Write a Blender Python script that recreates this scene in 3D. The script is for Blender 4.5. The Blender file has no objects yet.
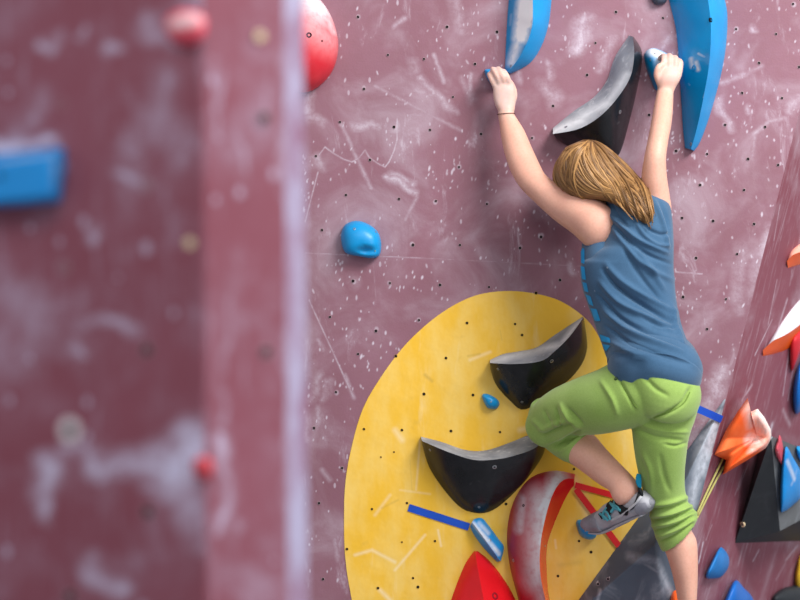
import bpy, bmesh, math, random
import numpy as np
from mathutils import Vector, Matrix
from mathutils.bvhtree import BVHTree
random.seed(7); np.random.seed(7)
S = bpy.context.scene
COL = S.collection

# ------------------------------------------------------------------ camera frame
F = 2044.0            # focal length in pixels of an 800 px wide frame
CAM_Y, CAM_Z = -6.0, 1.8
CAM = Vector((0, CAM_Y, CAM_Z))

def P(px, py, Y=0.0):
    """point at depth Y seen at a place of the photograph"""
    d = Y - CAM_Y
    return Vector(((px - 400) / F * d, Y, CAM_Z - (py - 300) / F * d))

def main_wall(px, py, h=0.0):
    return P(px, py, -h)

# right wall: starts at the arris and turns away from the camera
ARRIS_A = P(828, 0); ARRIS_B = P(675, 600)
TURN = math.radians(58)
DIR = Vector((math.cos(TURN), math.sin(TURN), 0))
ADIR = (ARRIS_A - ARRIS_B).normalized()
RN = DIR.cross(ADIR).normalized()
if RN.y > 0: RN = -RN

def right_wall(px, py, h=0.0):
    d = (P(px, py) - CAM)
    o = ARRIS_B + RN * h
    t = (o - CAM).dot(RN) / d.dot(RN)
    return CAM + d * t

# foreground wall
LA = Vector((-0.84, -2.80)); LB = Vector((-0.286, -3.0)); LC = Vector((-0.1700, -2.930)); LD = Vector((-0.1412, -2.885))
def left_wall(px, py, h=0.0):
    n2 = Vector((LB.y - LA.y, -(LB.x - LA.x))).normalized()
    n = Vector((n2.x, n2.y, 0))
    if n.y > 0: n = -n
    d = P(px, py) - CAM
    o = Vector((LB.x, LB.y, 0)) + n * h
    t = (o - CAM).dot(n) / d.dot(n)
    return CAM + d * t
def left_return(px, py, h=0.0):
    e = (LC - LB).normalized(); n = Vector((e.y, -e.x, 0))
    if n.y > 0: n = -n
    d = P(px, py) - CAM
    o = Vector((LB.x, LB.y, 0)) + n * h
    t = (o - CAM).dot(n) / d.dot(n)
    return CAM + d * t

# ------------------------------------------------------------------ helpers
def tag(o, label=None, cat=None, group=None, kind=None):
    if label: o['label'] = label
    if cat: o['category'] = cat
    if cat == 'climbing hold' and not group:
        group = next((HOLD_GROUP[c] for c in (label or '').replace(',', ' ').split() if c in HOLD_GROUP), None)
    if group: o['group'] = group
    if kind: o['kind'] = kind
    return o

def link(name, me, mat=None, parent=None, smooth=None):
    o = bpy.data.objects.new(name, me); COL.objects.link(o)
    if mat is not None: me.materials.append(mat)
    if smooth is not None:
        for p in me.polygons: p.use_smooth = True
        if smooth < 180: me.set_sharp_from_angle(angle=math.radians(smooth))
    if parent is not None: o.parent = parent
    return o

def mesh(verts, faces, name='m'):
    me = bpy.data.meshes.new(name)
    me.from_pydata([tuple(v) for v in verts], [], faces)
    bm = bmesh.new(); bm.from_mesh(me)
    bmesh.ops.recalc_face_normals(bm, faces=bm.faces[:])
    bm.to_mesh(me); bm.free(); me.update()
    return me

HOLD_GROUP = {'blue': 'blue climbing holds', 'red': 'red climbing holds', 'orange': 'orange climbing holds'}
def recenter(o, loc):
    """move the origin of a top-level object to its base"""
    loc = Vector(loc)
    o.data.transform(Matrix.Translation(-loc)); o.location = loc

def cr(pts, n, closed=False):
    """Catmull-Rom through rows of numbers, n samples"""
    p = np.array(pts, float); m = len(p); out = []
    segs = m if closed else m - 1
    for i in range(n):
        t = i / n * segs if closed else i / (n - 1) * segs
        k = min(int(t), segs - 1); f = t - k
        g = (lambda j: p[j % m]) if closed else (lambda j: p[min(max(j, 0), m - 1)])
        a, b, c, d = g(k - 1), g(k), g(k + 1), g(k + 2)
        out.append(0.5 * ((2 * b) + (c - a) * f + (2 * a - 5 * b + 4 * c - d) * f * f + (3 * b - a - 3 * c + d) * f ** 3))
    return np.array(out)

def lin(pts, n):
    p = np.array(pts, float)
    L = np.r_[0, np.cumsum(np.linalg.norm(np.diff(p[:, :2], axis=0), axis=1))]
    t = np.linspace(0, L[-1], n)
    return np.stack([np.interp(t, L, p[:, k]) for k in range(p.shape[1])], 1)

def arc_cr(pts, n):
    q = cr(pts, 200); return lin(q, n)

# ------------------------------------------------------------------ materials
def new_mat(name, rough=0.6, spec=0.3):
    m = bpy.data.materials.new(name); m.use_nodes = True
    nt = m.node_tree; b = nt.nodes['Principled BSDF']
    b.inputs['Roughness'].default_value = rough
    b.inputs['Specular IOR Level'].default_value = spec
    return m, nt, b

class N:
    def __init__(s, nt): s.nt = nt
    def node(s, t, **kw):
        n = s.nt.nodes.new(t)
        for k, v in kw.items(): setattr(n, k, v)
        return n
    def put(s, sock, v):
        if isinstance(v, bpy.types.NodeSocket): s.nt.links.new(v, sock)
        else: sock.default_value = v
    def math(s, op, a, b=0.0, c=0.0, clamp=False):
        n = s.node('ShaderNodeMath', operation=op, use_clamp=clamp)
        s.put(n.inputs[0], a); s.put(n.inputs[1], b); s.put(n.inputs[2], c); return n.outputs[0]
    def mixc(s, f, a, b):
        n = s.node('ShaderNodeMix', data_type='RGBA')
        s.put(n.inputs[0], f); s.put(n.inputs[6], a); s.put(n.inputs[7], b); return n.outputs[2]
    def ramp(s, f, lo, hi, a=0.0, b=1.0):
        n = s.node('ShaderNodeMapRange', interpolation_type='SMOOTHSTEP')
        s.put(n.inputs[0], f); n.inputs[1].default_value = lo; n.inputs[2].default_value = hi
        n.inputs[3].default_value = a; n.inputs[4].default_value = b; return n.outputs[0]
    def coord(s, kind='Object'):
        return s.node('ShaderNodeTexCoord').outputs[kind]
    def mapping(s, v, loc=(0, 0, 0), rot=(0, 0, 0), scale=(1, 1, 1)):
        n = s.node('ShaderNodeMapping'); s.put(n.inputs[0], v)
        n.inputs[1].default_value = loc; n.inputs[2].default_value = rot; n.inputs[3].default_value = scale; return n.outputs[0]
    def noise(s, v, scale, detail=4, rough=0.55, dist=0.0):
        n = s.node('ShaderNodeTexNoise'); s.put(n.inputs['Vector'], v)
        n.inputs['Scale'].default_value = scale; n.inputs['Detail'].default_value = detail
        n.inputs['Roughness'].default_value = rough; n.inputs['Distortion'].default_value = dist; return n.outputs['Fac']
    def voro(s, v, scale, rnd=1.0):
        n = s.node('ShaderNodeTexVoronoi'); s.put(n.inputs['Vector'], v)
        n.inputs['Scale'].default_value = scale; n.inputs['Randomness'].default_value = rnd
        return n.outputs['Distance'], n.outputs['Color']
    def sep(s, v):
        n = s.node('ShaderNodeSeparateXYZ'); s.put(n.inputs[0], v); return n.outputs
    def bump(s, h, strength, dist=0.002):
        n = s.node('ShaderNodeBump'); s.put(n.inputs['Height'], h)
        n.inputs['Strength'].default_value = strength; n.inputs['Distance'].default_value = dist; return n.outputs[0]

def seg_group():
    g = bpy.data.node_groups.new('chalk_light_stroke', 'ShaderNodeTree')
    I = g.interface
    for nm, t in (('P', 'NodeSocketVector'), ('A', 'NodeSocketVector'), ('B', 'NodeSocketVector'), ('R', 'NodeSocketFloat'), ('S', 'NodeSocketFloat')):
        I.new_socket(nm, in_out='INPUT', socket_type=t)
    I.new_socket('M', in_out='OUTPUT', socket_type='NodeSocketFloat')
    gi = g.nodes.new('NodeGroupInput'); go = g.nodes.new('NodeGroupOutput')
    n = N(g)
    def vm(op, a, b=None):
        v = n.node('ShaderNodeVectorMath', operation=op); n.put(v.inputs[0], a)
        if b is not None: n.put(v.inputs[3 if op == 'SCALE' else 1], b)
        return v
    pa = vm('SUBTRACT', gi.outputs['P'], gi.outputs['A']).outputs[0]
    ba = vm('SUBTRACT', gi.outputs['B'], gi.outputs['A']).outputs[0]
    h = n.math('DIVIDE', vm('DOT_PRODUCT', pa, ba).outputs['Value'], n.math('ADD', vm('DOT_PRODUCT', ba, ba).outputs['Value'], 1e-9), clamp=True)
    d = vm('LENGTH', vm('SUBTRACT', pa, vm('SCALE', ba, h).outputs[0]).outputs[0]).outputs['Value']
    m = n.math('SUBTRACT', 1.0, n.math('DIVIDE', d, gi.outputs['R']), clamp=True)
    g.links.new(n.math('MULTIPLY', n.math('POWER', m, 1.3), gi.outputs['S']), go.inputs[0])
    return g
SEG = seg_group()

def strokes(n, pos, lst, fn=main_wall, flat=1.0, gain=1.0):
    """strokes (x1,y1,x2,y2,radius px,strength) of chalk at their places on the wall"""
    out = None
    if flat != 1.0: pos = n.mapping(pos, scale=(1, flat, 1))
    sc = Vector((1, flat, 1))
    for x1, y1, x2, y2, r, st in lst:
        g = n.node('ShaderNodeGroup'); g.node_tree = SEG
        n.put(g.inputs['P'], pos)
        a, b = fn(x1, y1), fn(x2, y2)
        g.inputs['A'].default_value = a * sc; g.inputs['B'].default_value = b * sc
        g.inputs['R'].default_value = r * (a - CAM).length / F; g.inputs['S'].default_value = st * gain
        out = g.outputs[0] if out is None else n.math('MAXIMUM', out, g.outputs[0])
    return out

CHALK = (0.66, 0.60, 0.69, 1)

def flecks(n, v, scale, size, keep, stretch=(1, 1, 0.45)):
    d, c = n.voro(n.mapping(v, scale=stretch), scale)
    r = n.sep(c)
    on = n.math('GREATER_THAN', r[0], keep)
    lim = n.math('MULTIPLY', r[1], size)
    f = n.math('SUBTRACT', 1.0, n.math('DIVIDE', d, n.math('ADD', lim, size * 0.5)), clamp=True)
    return n.math('MULTIPLY', n.math('MULTIPLY', f, 3.0, clamp=True), on)

def wall_main_mat():
    m, nt, b = new_mat('maroon_board', 0.55, 0.3); n = N(nt); v = n.coord()
    base = n.mixc(n.ramp(n.noise(v, 2.2, 5), 0.35, 0.65), (0.195, 0.068, 0.096, 1), (0.235, 0.094, 0.130, 1))
    base = n.mixc(n.ramp(n.noise(v, 40, 3), 0.3, 0.8, 0, 0.35), base, (0.20, 0.075, 0.09, 1))
    haze = n.ramp(n.noise(n.mapping(v, loc=(3, 0, 1)), 4.5, 7, 0.6, 0.6), 0.42, 0.82, 0.05, 0.40)
    veil = n.ramp(n.noise(n.mapping(v, scale=(2.5, 1, 0.8), loc=(7, 0, 2)), 6, 7, 0.7, 0.8), 0.57, 0.76, 0, 0.38)
    f1 = flecks(n, v, 19, 0.085, 0.30)
    f2 = flecks(n, n.mapping(v, loc=(4.3, 0, 2.1)), 33, 0.10, 0.55)
    f3 = flecks(n, n.mapping(v, loc=(9.3, 0, 5.1)), 11, 0.07, 0.55, (1, 1, 0.6))
    fl = n.math('MAXIMUM', n.math('MULTIPLY', f1, 0.9), n.math('MAXIMUM', n.math('MULTIPLY', f2, 0.7), f3))
    at2 = n.node('ShaderNodeAttribute'); at2.attribute_name = 'fleck'; fl = n.math('MAXIMUM', n.math('MULTIPLY', f2, 0.45), at2.outputs['Fac'])
    L = [  # thin scratches
        (397, 118, 397, 140, 1.1, .8), (397, 140, 394, 151, 1.1, .8), (394, 151, 389, 162, 1.1, .8), (389, 162, 385, 167, 1.1, .8), (385, 167, 377, 163, 1.1, .7), (377, 163, 369, 157, 1.1, .7), (369, 157, 365, 150, 1.1, .7), (365, 150, 359, 158, 1.1, .75), (359, 158, 352, 162, 1.1, .8),
        (352, 162, 343, 159, 1.1, .8), (343, 159, 333, 153, 1.1, .8), (333, 153, 325, 147, 1.1, .75), (325, 147, 319, 155, 1.1, .7), (318, 172, 305, 222, 1.0, .7), (341, 124, 371, 188, 2.6, .5), (410, 120, 415, 185, 1.2, .35),
        (309, 300, 353, 396, 1.2, .8), (345, 375, 354, 398, 2.2, .55), (305, 253, 420, 258, 1.2, .5), (420, 258, 580, 266, 1.2, .3), (676, 272, 702, 274, 1.4, .75),
        (373, 258, 376, 300, 1.2, .28), (430, 20, 470, 34, 1.0, .2), (375, 86, 460, 130, 2.5, .35), (420, 78, 455, 112, 4.5, .5), (434, 55, 444, 82, 2.5, .6),
        (471, 74, 470, 90, 2.6, .55), (352, 126, 378, 126, 4.5, .6), (385, 176, 415, 191, 4, .9), (390, 173, 413, 184, 4, .6), (416, 191, 417, 197, 2.5, .5), (416, 199, 405, 220, 2.5, .4), (395, 127, 396, 129, 6, .5),
        (405, 18, 393, 27, 3, .5), (316, 158, 322, 166, 6, .5), (310, 118, 322, 122, 6, .45), (415, 90, 430, 97, 7, .35), (413, 62, 415, 70, 7, .3),
        # smudges by the upper holds
        (583, 22, 578, 48, 9, .75), (590, 20, 588, 40, 6, .5), (612, 40, 602, 62, 6, .5), (600, 55, 598, 70, 4, .4), (548, 62, 552, 78, 4, .5), (545, 86, 556, 100, 9, .45),
        (508, 78, 506, 100, 5, .5), (660, 48, 668, 40, 7, .45), (672, 55, 690, 60, 6, .35), (520, 80, 514, 62, 4, .5), (455, 2, 460, 30, 8, .35), (462, 78, 472, 100, 5, .3),
        (648, 152, 646, 162, 4, .6), (600, 120, 615, 118, 8, .3),
        # right of the long blue hold
        (722, 83, 745, 74, 3.5, .5), (745, 74, 762, 66, 3, .35), (718, 100, 722, 115, 5, .6), (722, 115, 733, 130, 4.5, .6), (754, 134, 770, 121, 3, .5), (770, 121, 786, 118, 3, .4),
        (786, 118, 793, 145, 3, .35), (755, 135, 752, 160, 3, .35), (790, 110, 799, 96, 6, .55), (749, 108, 749, 112, 4, .6), (754, 29, 754, 30, 4, .8), (680, 218, 682, 222, 8, .35),
        # chalk by the arris
        (770, 232, 764, 255, 8, .8), (764, 255, 752, 290, 12, .35), (742, 250, 738, 300, 9, .35), (735, 285, 738, 310, 6, .35), (785, 222, 770, 270, 3, .6), (770, 270, 752, 310, 2.5, .5),
        (752, 310, 744, 340, 2.5, .6), (744, 340, 735, 375, 2.5, .5), (722, 372, 712, 402, 10, .7), (715, 388, 704, 420, 14, .5), (705, 415, 695, 440, 8, .5),
        (322, 400, 330, 380, 5, .45), (318, 410, 316, 430, 4, .5), (320, 375, 312, 400, 6, .4), (353, 280, 353, 281, 8, .3), (308, 90, 309, 110, 5, .6), (306, 410, 308, 440, 4, .5),
        (318, 340, 324, 350, 3, .4), (584, 268, 582, 276, 2.2, .5), (571, 265, 574, 272, 4, .5), (322, 470, 330, 480, 3, .4), (335, 540, 338, 560, 3, .4)]
    global WALL_STROKES; WALL_STROKES = L
    at = n.node('ShaderNodeAttribute'); at.attribute_name = 'chalk'; st = at.outputs['Fac']
    grain = n.math('MULTIPLY', n.ramp(n.noise(v, 90, 4, 0.7), 0.25, 0.65, 0.5, 1), n.ramp(n.noise(v, 22, 4, 0.7), 0.3, 0.6, 0.45, 1.1))
    st = n.math('MULTIPLY', st, grain)
    mask = n.math('MAXIMUM', n.math('MAXIMUM', n.math('ADD', haze, veil, clamp=True), fl), n.math('ADD', n.math('MULTIPLY', haze, .5), st, clamp=True))
    c = n.mixc(mask, base, CHALK)
    nt.links.new(c, b.inputs['Base Color'])
    nt.links.new(n.bump(n.noise(v, 160, 3), 0.25), b.inputs['Normal'])
    return m

def wall_side_mat(name, angle, extra=None, fn=None, dark=1.0, near=False):
    m, nt, b = new_mat(name, 0.6, 0.25); n = N(nt); v = n.coord()
    k = 0.35 if near else 1.0
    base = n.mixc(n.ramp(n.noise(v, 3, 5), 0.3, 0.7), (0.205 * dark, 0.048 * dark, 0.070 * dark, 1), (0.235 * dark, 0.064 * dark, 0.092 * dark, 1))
    r = n.mapping(v, rot=(0, angle, 0))
    streak = n.ramp(n.noise(n.mapping(r, scale=(9, 9, 1.1)), 7, 5, 0.6, 0.5), 0.52, 0.80, 0, 0.32 if not near else 0.2)
    fine = n.ramp(n.noise(n.mapping(r, scale=(10, 10, 1.2), loc=(3, 1, 2)), 22, 3), 0.60, 0.74, 0, 0.10 if not near else 0.0)
    haze = n.ramp(n.noise(v, 5 if not near else 9, 5, 0.6, 0.4), 0.45, 0.8, 0.02, 0.30 if not near else 0.16)
    mask = n.math('ADD', n.math('ADD', streak, fine, clamp=True), haze, clamp=True)
    if near:
        mask = n.math('ADD', mask, n.ramp(n.noise(n.mapping(v, loc=(2, 5, 1)), 4, 6, .7), .52, .8, 0, .45), clamp=True)
        mask = n.math('ADD', mask, n.math('MULTIPLY', flecks(n, v, 22, 0.17, 0.55, (1, 1, 0.7)), 0.5), clamp=True)
    if extra:
        ps = v
        if near:
            nz = n.node('ShaderNodeTexNoise'); n.put(nz.inputs['Vector'], v); nz.inputs['Scale'].default_value = 11; nz.inputs['Detail'].default_value = 4
            m1 = n.node('ShaderNodeVectorMath', operation='SUBTRACT'); n.put(m1.inputs[0], nz.outputs['Color']); m1.inputs[1].default_value = (.5, .5, .5)
            m2 = n.node('ShaderNodeVectorMath', operation='MULTIPLY'); n.put(m2.inputs[0], m1.outputs[0]); m2.inputs[1].default_value = (.10, 0, .10)
            m3 = n.node('ShaderNodeVectorMath', operation='ADD'); n.put(m3.inputs[0], v); n.put(m3.inputs[1], m2.outputs[0]); ps = m3.outputs[0]
        s = n.math('MULTIPLY', strokes(n, ps, extra, fn, 1.0, 2.0 if near else 1.0), n.ramp(n.noise(v, 18 if near else 40, 5, .65), 0.3, 0.65, 0.25 if near else 0.5, 1), clamp=True)
        mask = n.math('MAXIMUM', mask, s)
    nt.links.new(n.mixc(mask, base, CHALK if not near else (.56, .51, .68, 1)), b.inputs['Base Color'])
    return m

def hold_mat(name, col, rough=0.45, chalk=0.25, col2=None, spec=0.4, scale=14, lst=None, fn=main_wall, bump=0.15, coat=0.0, ccol=(0.78, 0.78, 0.8, 1)):
    m, nt, b = new_mat(name, rough, spec); n = N(nt); v = n.coord('Object')
    pos = n.node('ShaderNodeNewGeometry').outputs['Position']
    c = n.mixc(n.ramp(n.noise(pos, scale, 4), 0.3, 0.7), (*col, 1), (*(col2 or [x * 0.88 for x in col]), 1))
    k = None
    if chalk > 0:
        k = n.ramp(n.noise(pos, scale * 1.7, 6, 0.65, 0.8), 0.62 - 0.25 * chalk, 0.85 - 0.2 * chalk, 0, min(1, chalk * 1.4))
    if lst:
        fh = (lambda x, y: main_wall(x, y, 0.08)) if fn is main_wall else (lambda x, y: fn(x, y, 0.04))
        s = n.math('MULTIPLY', strokes(n, pos, lst, fh, 0.1 if fn is main_wall else 0.5, 1.5), n.ramp(n.noise(pos, 60, 4), 0.25, 0.6, 0.65, 1), clamp=True)
        k = s if k is None else n.math('MAXIMUM', k, s)
    if k is not None:
        c = n.mixc(k, c, ccol)
        nt.links.new(n.math('ADD', rough, n.math('MULTIPLY', k, 0.4), clamp=True), b.inputs['Roughness'])
    nt.links.new(c, b.inputs['Base Color'])
    b.inputs['Coat Weight'].default_value = coat
    if bump: nt.links.new(n.bump(n.noise(pos, 220, 3), bump), b.inputs['Normal'])
    return m

def plain(name, col, rough=0.5, spec=0.3, metal=0.0):
    m, nt, b = new_mat(name, rough, spec); n = N(nt); v = n.coord('Object')
    c = n.mixc(n.ramp(n.noise(v, 25, 3), 0.3, 0.7), (*col, 1), (*[x * 0.85 for x in col], 1))
    nt.links.new(c, b.inputs['Base Color']); b.inputs['Metallic'].default_value = metal
    return m

M_HOLE = plain('hole_dark', (0.012, 0.01, 0.012), 0.9, 0.05)
M_RING = plain('hole_rim', (0.32, 0.22, 0.24), 0.5, 0.3)
M_BRASS = plain('brass_rim', (0.75, 0.6, 0.38), 0.35, 0.5)
M_WASH = plain('pale_rim', (0.55, 0.45, 0.48), 0.45, 0.5)
M_STEEL = plain('steel', (0.45, 0.46, 0.48), 0.35, 0.5, 0.9)
M_YHOLE = plain('yellow_hole_rim', (0.45, 0.28, 0.05), 0.6, 0.2)
M_BLUE = hold_mat('blue_resin', (0.002, 0.28, 0.62), 0.38, 0.08, (0.002, 0.25, 0.57))
M_BLACK = hold_mat('black_gloss', (0.010, 0.011, 0.013), 0.2, 0.06, (0.016, 0.017, 0.02), 0.35, 22, bump=0.05)
M_GREY = hold_mat('grey_grip', (0.20, 0.21, 0.24), 0.85, 0.4, (0.30, 0.31, 0.34), 0.2, 16, bump=0.4)
M_RED = hold_mat('red_gloss', (0.78, 0.012, 0.02), 0.2, 0.0, (0.70, 0.01, 0.016), 0.25, bump=0.03)

# ------------------------------------------------------------------ setting
def poly_panel(name, pts3, mat, kind='structure', label=None, cat=None):
    o = link(name, mesh(pts3, [list(range(len(pts3)))]), mat)
    return tag(o, label, cat, kind=kind)

def box_mesh(x0, x1, y0, y1, z0, z1):
    v = [(x, y, z) for x in (x0, x1) for y in (y0, y1) for z in (z0, z1)]
    f = [(0, 1, 3, 2), (4, 6, 7, 5), (0, 4, 5, 1), (2, 3, 7, 6), (0, 2, 6, 4), (1, 5, 7, 3)]
    return mesh(v, f)

def at_z(z):
    t = (z - ARRIS_B.z) / (ARRIS_A.z - ARRIS_B.z)
    return ARRIS_B.lerp(ARRIS_A, t)

TOP = 3.4
a0, a1 = at_z(0), at_z(TOP)
bk = Vector((0, 0.12, 0))
WH = [(364, 89), (340, 122), (394, 127), (316, 156), (370, 160), (430, 130), (453, 97), (481, 134), (459, 167), (399, 199), (436, 201), (487, 204), (346, 195), (447, 27), (388, 55), (424, 59), (475, 64), (497, 32), (358, 17),
      (322, 230), (353, 281), (390, 283), (440, 285), (330, 317), (419, 320), (489, 287), (358, 354), (376, 331), (336, 392), (342, 468), (314, 428), (323, 579), (319, 503), (663, 18), (736, 29), (776, 34), (759, 63), (742, 93),
      (782, 98), (725, 125), (765, 127), (707, 154), (748, 159), (676, 151), (793, 4), (799, 67), (682, 218), (713, 221), (754, 224), (737, 254), (683, 297), (726, 299), (707, 329), (616, 12), (595.5, 43), (553, 106), (532, 138),
      (649, 115), (587, 75), (541, 237), (560, 280), (460, 245), (520, 248), (700, 185), (744, 190), (778, 165), (696, 258), (413, 245), (538, 20)]
M_WALL = wall_main_mat()
def wall_back_mesh():
    """board with a fine net where chalk has been rubbed on it"""
    xl = P(298, 0).x; z_lo, z_hi = P(0, 604).z, P(0, -4).z
    zs = np.r_[0, np.linspace(z_lo, z_hi, 640), TOP]; us = np.linspace(0, 1, 575)
    ax = np.array([at_z(z).x for z in zs])
    X = np.concatenate([np.full((len(zs), 1), -2.6), xl + (ax[:, None] - xl) * us[None]], 1); Z = np.repeat(zs[:, None], X.shape[1], 1)
    nz, nx = X.shape
    vs = np.stack([X, np.zeros_like(X), Z], -1).reshape(-1, 3)
    i = (np.arange(nz - 1)[:, None] * nx + np.arange(nx - 1)[None]).ravel()
    q = np.stack([i, i + 1, i + 1 + nx, i + nx], 1)
    k = len(vs)
    back = [(-2.6, .12, 0), (at_z(0).x + .05, .12, 0), (at_z(TOP).x + .05, .12, TOP), (-2.6, .12, TOP)]
    fr = [(-2.6, 0, 0), (at_z(0).x, 0, 0), (at_z(TOP).x, 0, TOP), (-2.6, 0, TOP)]
    allv = np.concatenate([vs, np.array(back), np.array(fr)])
    q2 = np.array([(k + 3, k + 2, k + 1, k), (k + 4, k, k + 1, k + 5), (k + 5, k + 1, k + 2, k + 6), (k + 6, k + 2, k + 3, k + 7), (k + 7, k + 3, k, k + 4)])
    qs = np.concatenate([q, q2])
    me = bpy.data.meshes.new('wall_back'); me.vertices.add(len(allv)); me.vertices.foreach_set('co', allv.astype(np.float32).ravel())
    me.loops.add(qs.size); me.loops.foreach_set('vertex_index', qs.astype(np.int32).ravel())
    me.polygons.add(len(qs)); me.polygons.foreach_set('loop_start', np.arange(0, qs.size, 4, dtype=np.int32))
    me.update(calc_edges=True); me.validate()
    px = 400 + F * allv[:, 0] / 6.0; py = 300 - F * (allv[:, 2] - CAM_Z) / 6.0
    def wob(a, b, k): return np.sin(a * .31 + k) * 1.0 + np.sin(b * .23 + 2 * k) * 1.2
    qx, qy = px + wob(px, py, 1.0), py + wob(py, px, 2.0)
    ck = np.zeros(len(allv)); p0 = np.stack([px, py], 1); p1 = np.stack([qx, qy], 1)
    for x1, y1, x2, y2, r, st in WALL_STROKES:
        pp = p1 if r > 3.6 else p0; r = max(r, 1.35) * (1.75 if r > 2.1 else 1)
        m = np.where((px > min(x1, x2) - r) & (px < max(x1, x2) + r) & (py > min(y1, y2) - r) & (py < max(y1, y2) + r))[0]
        A = np.array((x1, y1)); ba = np.array((x2, y2)) - A
        h = np.clip(((pp[m] - A) @ ba) / (ba @ ba + 1e-9), 0, 1); d = np.linalg.norm(pp[m] - A - h[:, None] * ba, axis=1)
        ck[m] = np.maximum(ck[m], np.clip(1 - d / r, 0, 1) ** 1.5 * st * (.8 if r > 2.1 else .8))
    rr = np.random.RandomState(11); fk = np.zeros(len(allv))
    gx = ((px - px[px > 290].min()) / (834 - 298) * 574)
    ncl = 190
    cx, cy = rr.uniform(302, 825, ncl), rr.uniform(0, 600, ncl)
    idx = np.arange(len(zs) * nx).reshape(len(zs), nx)
    def dab(x, y, rx, ry, st, ang):
        row = int(round((1 + (CAM_Z - (y - 300) / F * 6 - z_lo) / (z_hi - z_lo) * 639)))
        if row < 3 or row > 638: return
        xw = (x - 400) / F * 6; u = (xw - xl) / (ax[row] - xl)
        if not 0 < u < 1: return
        c = 1 + int(u * 574); k_ = 4
        ii = idx[max(row - k_, 0):row + k_ + 1, max(c - k_, 1):c + k_ + 1].ravel()
        dx, dy = px[ii] - x, py[ii] - y; ca, sa = math.cos(ang), math.sin(ang)
        a_, b_ = (dx * ca + dy * sa) / rx, (-dx * sa + dy * ca) / ry
        fk[ii] = np.maximum(fk[ii], np.clip(1.6 - 1.1 * np.hypot(a_, b_), 0, 1) * st)
    for i_ in range(1350):
        if i_ % 3: j_ = rr.randint(ncl); x, y = cx[j_] + rr.normal(0, 11), cy[j_] + rr.normal(0, 13)
        else: x, y = rr.uniform(302, 825), rr.uniform(0, 600)
        big = rr.rand() ** 3
        dab(x, y, .6 + .5 * big, .9 + 1.2 * rr.rand() ** 2 + big, rr.uniform(.35, .85), rr.normal(0.05, .2))
    for x, y in WH:      # pale chipped rims of some bolt holes
        if rr.rand() < .4: dab(x + rr.normal(0, .8), y + rr.normal(0, .8), 2.2, 2.5, rr.uniform(.3, .6), 0)
    at = me.attributes.new('fleck', 'FLOAT', 'POINT'); at.data.foreach_set('value', fk.astype(np.float32))
    at = me.attributes.new('chalk', 'FLOAT', 'POINT'); at.data.foreach_set('value', ck.astype(np.float32))
    return me
wall_back = tag(link('wall_back', wall_back_mesh(), M_WALL), 'maroon climbing wall behind the climber, speckled with chalk', 'wall', kind='structure')

R_STREAKS = [(752, 385, 742, 400, 4, .5), (772, 425, 769, 436, 6, .9), (789, 350, 783, 395, 2.5, .7), (796, 350, 788, 400, 2, .6), (798, 545, 786, 560, 1.6, .9), (786, 562, 776, 580, 1.6, .45), (759, 550, 753, 561, 1.8, .8),
             (703, 543, 699, 562, 3.2, .9), (748, 465, 738, 490, 2.2, .6), (744, 470, 735, 495, 2, .5), (780, 205, 774, 240, 2, .5), (772, 320, 755, 355, 2.0, .7), (777, 280, 768, 325, 1.8, .6), (712, 525, 706, 540, 1.5, .5),
             (728, 585, 722, 597, 1.6, .4), (792, 270, 790, 285, 2, .4), (783, 410, 790, 425, 5, .4), (787, 300, 776, 335, 4, .5), (720, 460, 712, 480, 1.5, .4), (765, 510, 760, 520, 1.5, .3)]
d4 = DIR * 2.6
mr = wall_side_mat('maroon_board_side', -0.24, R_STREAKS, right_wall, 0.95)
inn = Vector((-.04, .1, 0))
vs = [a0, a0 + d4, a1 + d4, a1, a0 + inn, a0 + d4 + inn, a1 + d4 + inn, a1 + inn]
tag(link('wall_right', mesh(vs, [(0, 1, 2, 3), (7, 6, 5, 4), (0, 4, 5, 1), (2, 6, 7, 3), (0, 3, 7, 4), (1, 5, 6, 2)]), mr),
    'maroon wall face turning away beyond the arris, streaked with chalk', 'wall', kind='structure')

# foreground wall: an upright prism with a blunt chalky arris
L_STROKES = [(165, 470, 215, 440, 39, .9), (215, 445, 213, 500, 21, .85), (95, 462, 165, 468, 20, .55), (50, 470, 45, 500, 22, .5), (60, 455, 95, 450, 15, .35), (185, 505, 215, 535, 33, .45), (95, 575, 125, 580, 24, .4),
             (150, 25, 205, 15, 27, .4), (40, 45, 58, 40, 14, .5), (85, 38, 92, 34, 10, .45), (115, 45, 118, 46, 12, .55), (0, 142, 24, 140, 18, .7), (24, 140, 55, 148, 12, .6), (75, 335, 80, 352, 9, .5),
             (85, 320, 130, 335, 14, .4), (120, 170, 130, 175, 15, .45), (165, 178, 163, 195, 10, .4), (90, 225, 91, 228, 12, .5), (150, 120, 165, 75, 30, .25), (125, 133, 124, 136, 12, .5), (40, 100, 20, 130, 27, .25),
             (170, 130, 185, 150, 33, .3), (70, 345, 74, 350, 12, .4), (205, 0, 209, 120, 10, .55), (209, 120, 212, 300, 6, .35), (212, 430, 215, 600, 8, .6), (70, 428, 71, 429, 15, .4)]
ml = wall_side_mat('maroon_board_near', 0.0, L_STROKES, left_wall, 1.0, True)
def edge_mat():
    m, nt, b = new_mat('chalky_arris', 0.7, 0.2); n = N(nt); v = n.coord()
    f = n.ramp(n.noise(n.mapping(v, scale=(1, 1, 0.6)), 10, 5, 0.65), 0.36, 0.64, 0.05, 0.9)
    nt.links.new(n.mixc(f, (0.22, 0.09, 0.15, 1), (0.36, 0.34, 0.48, 1)), b.inputs['Base Color']); return m
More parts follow.
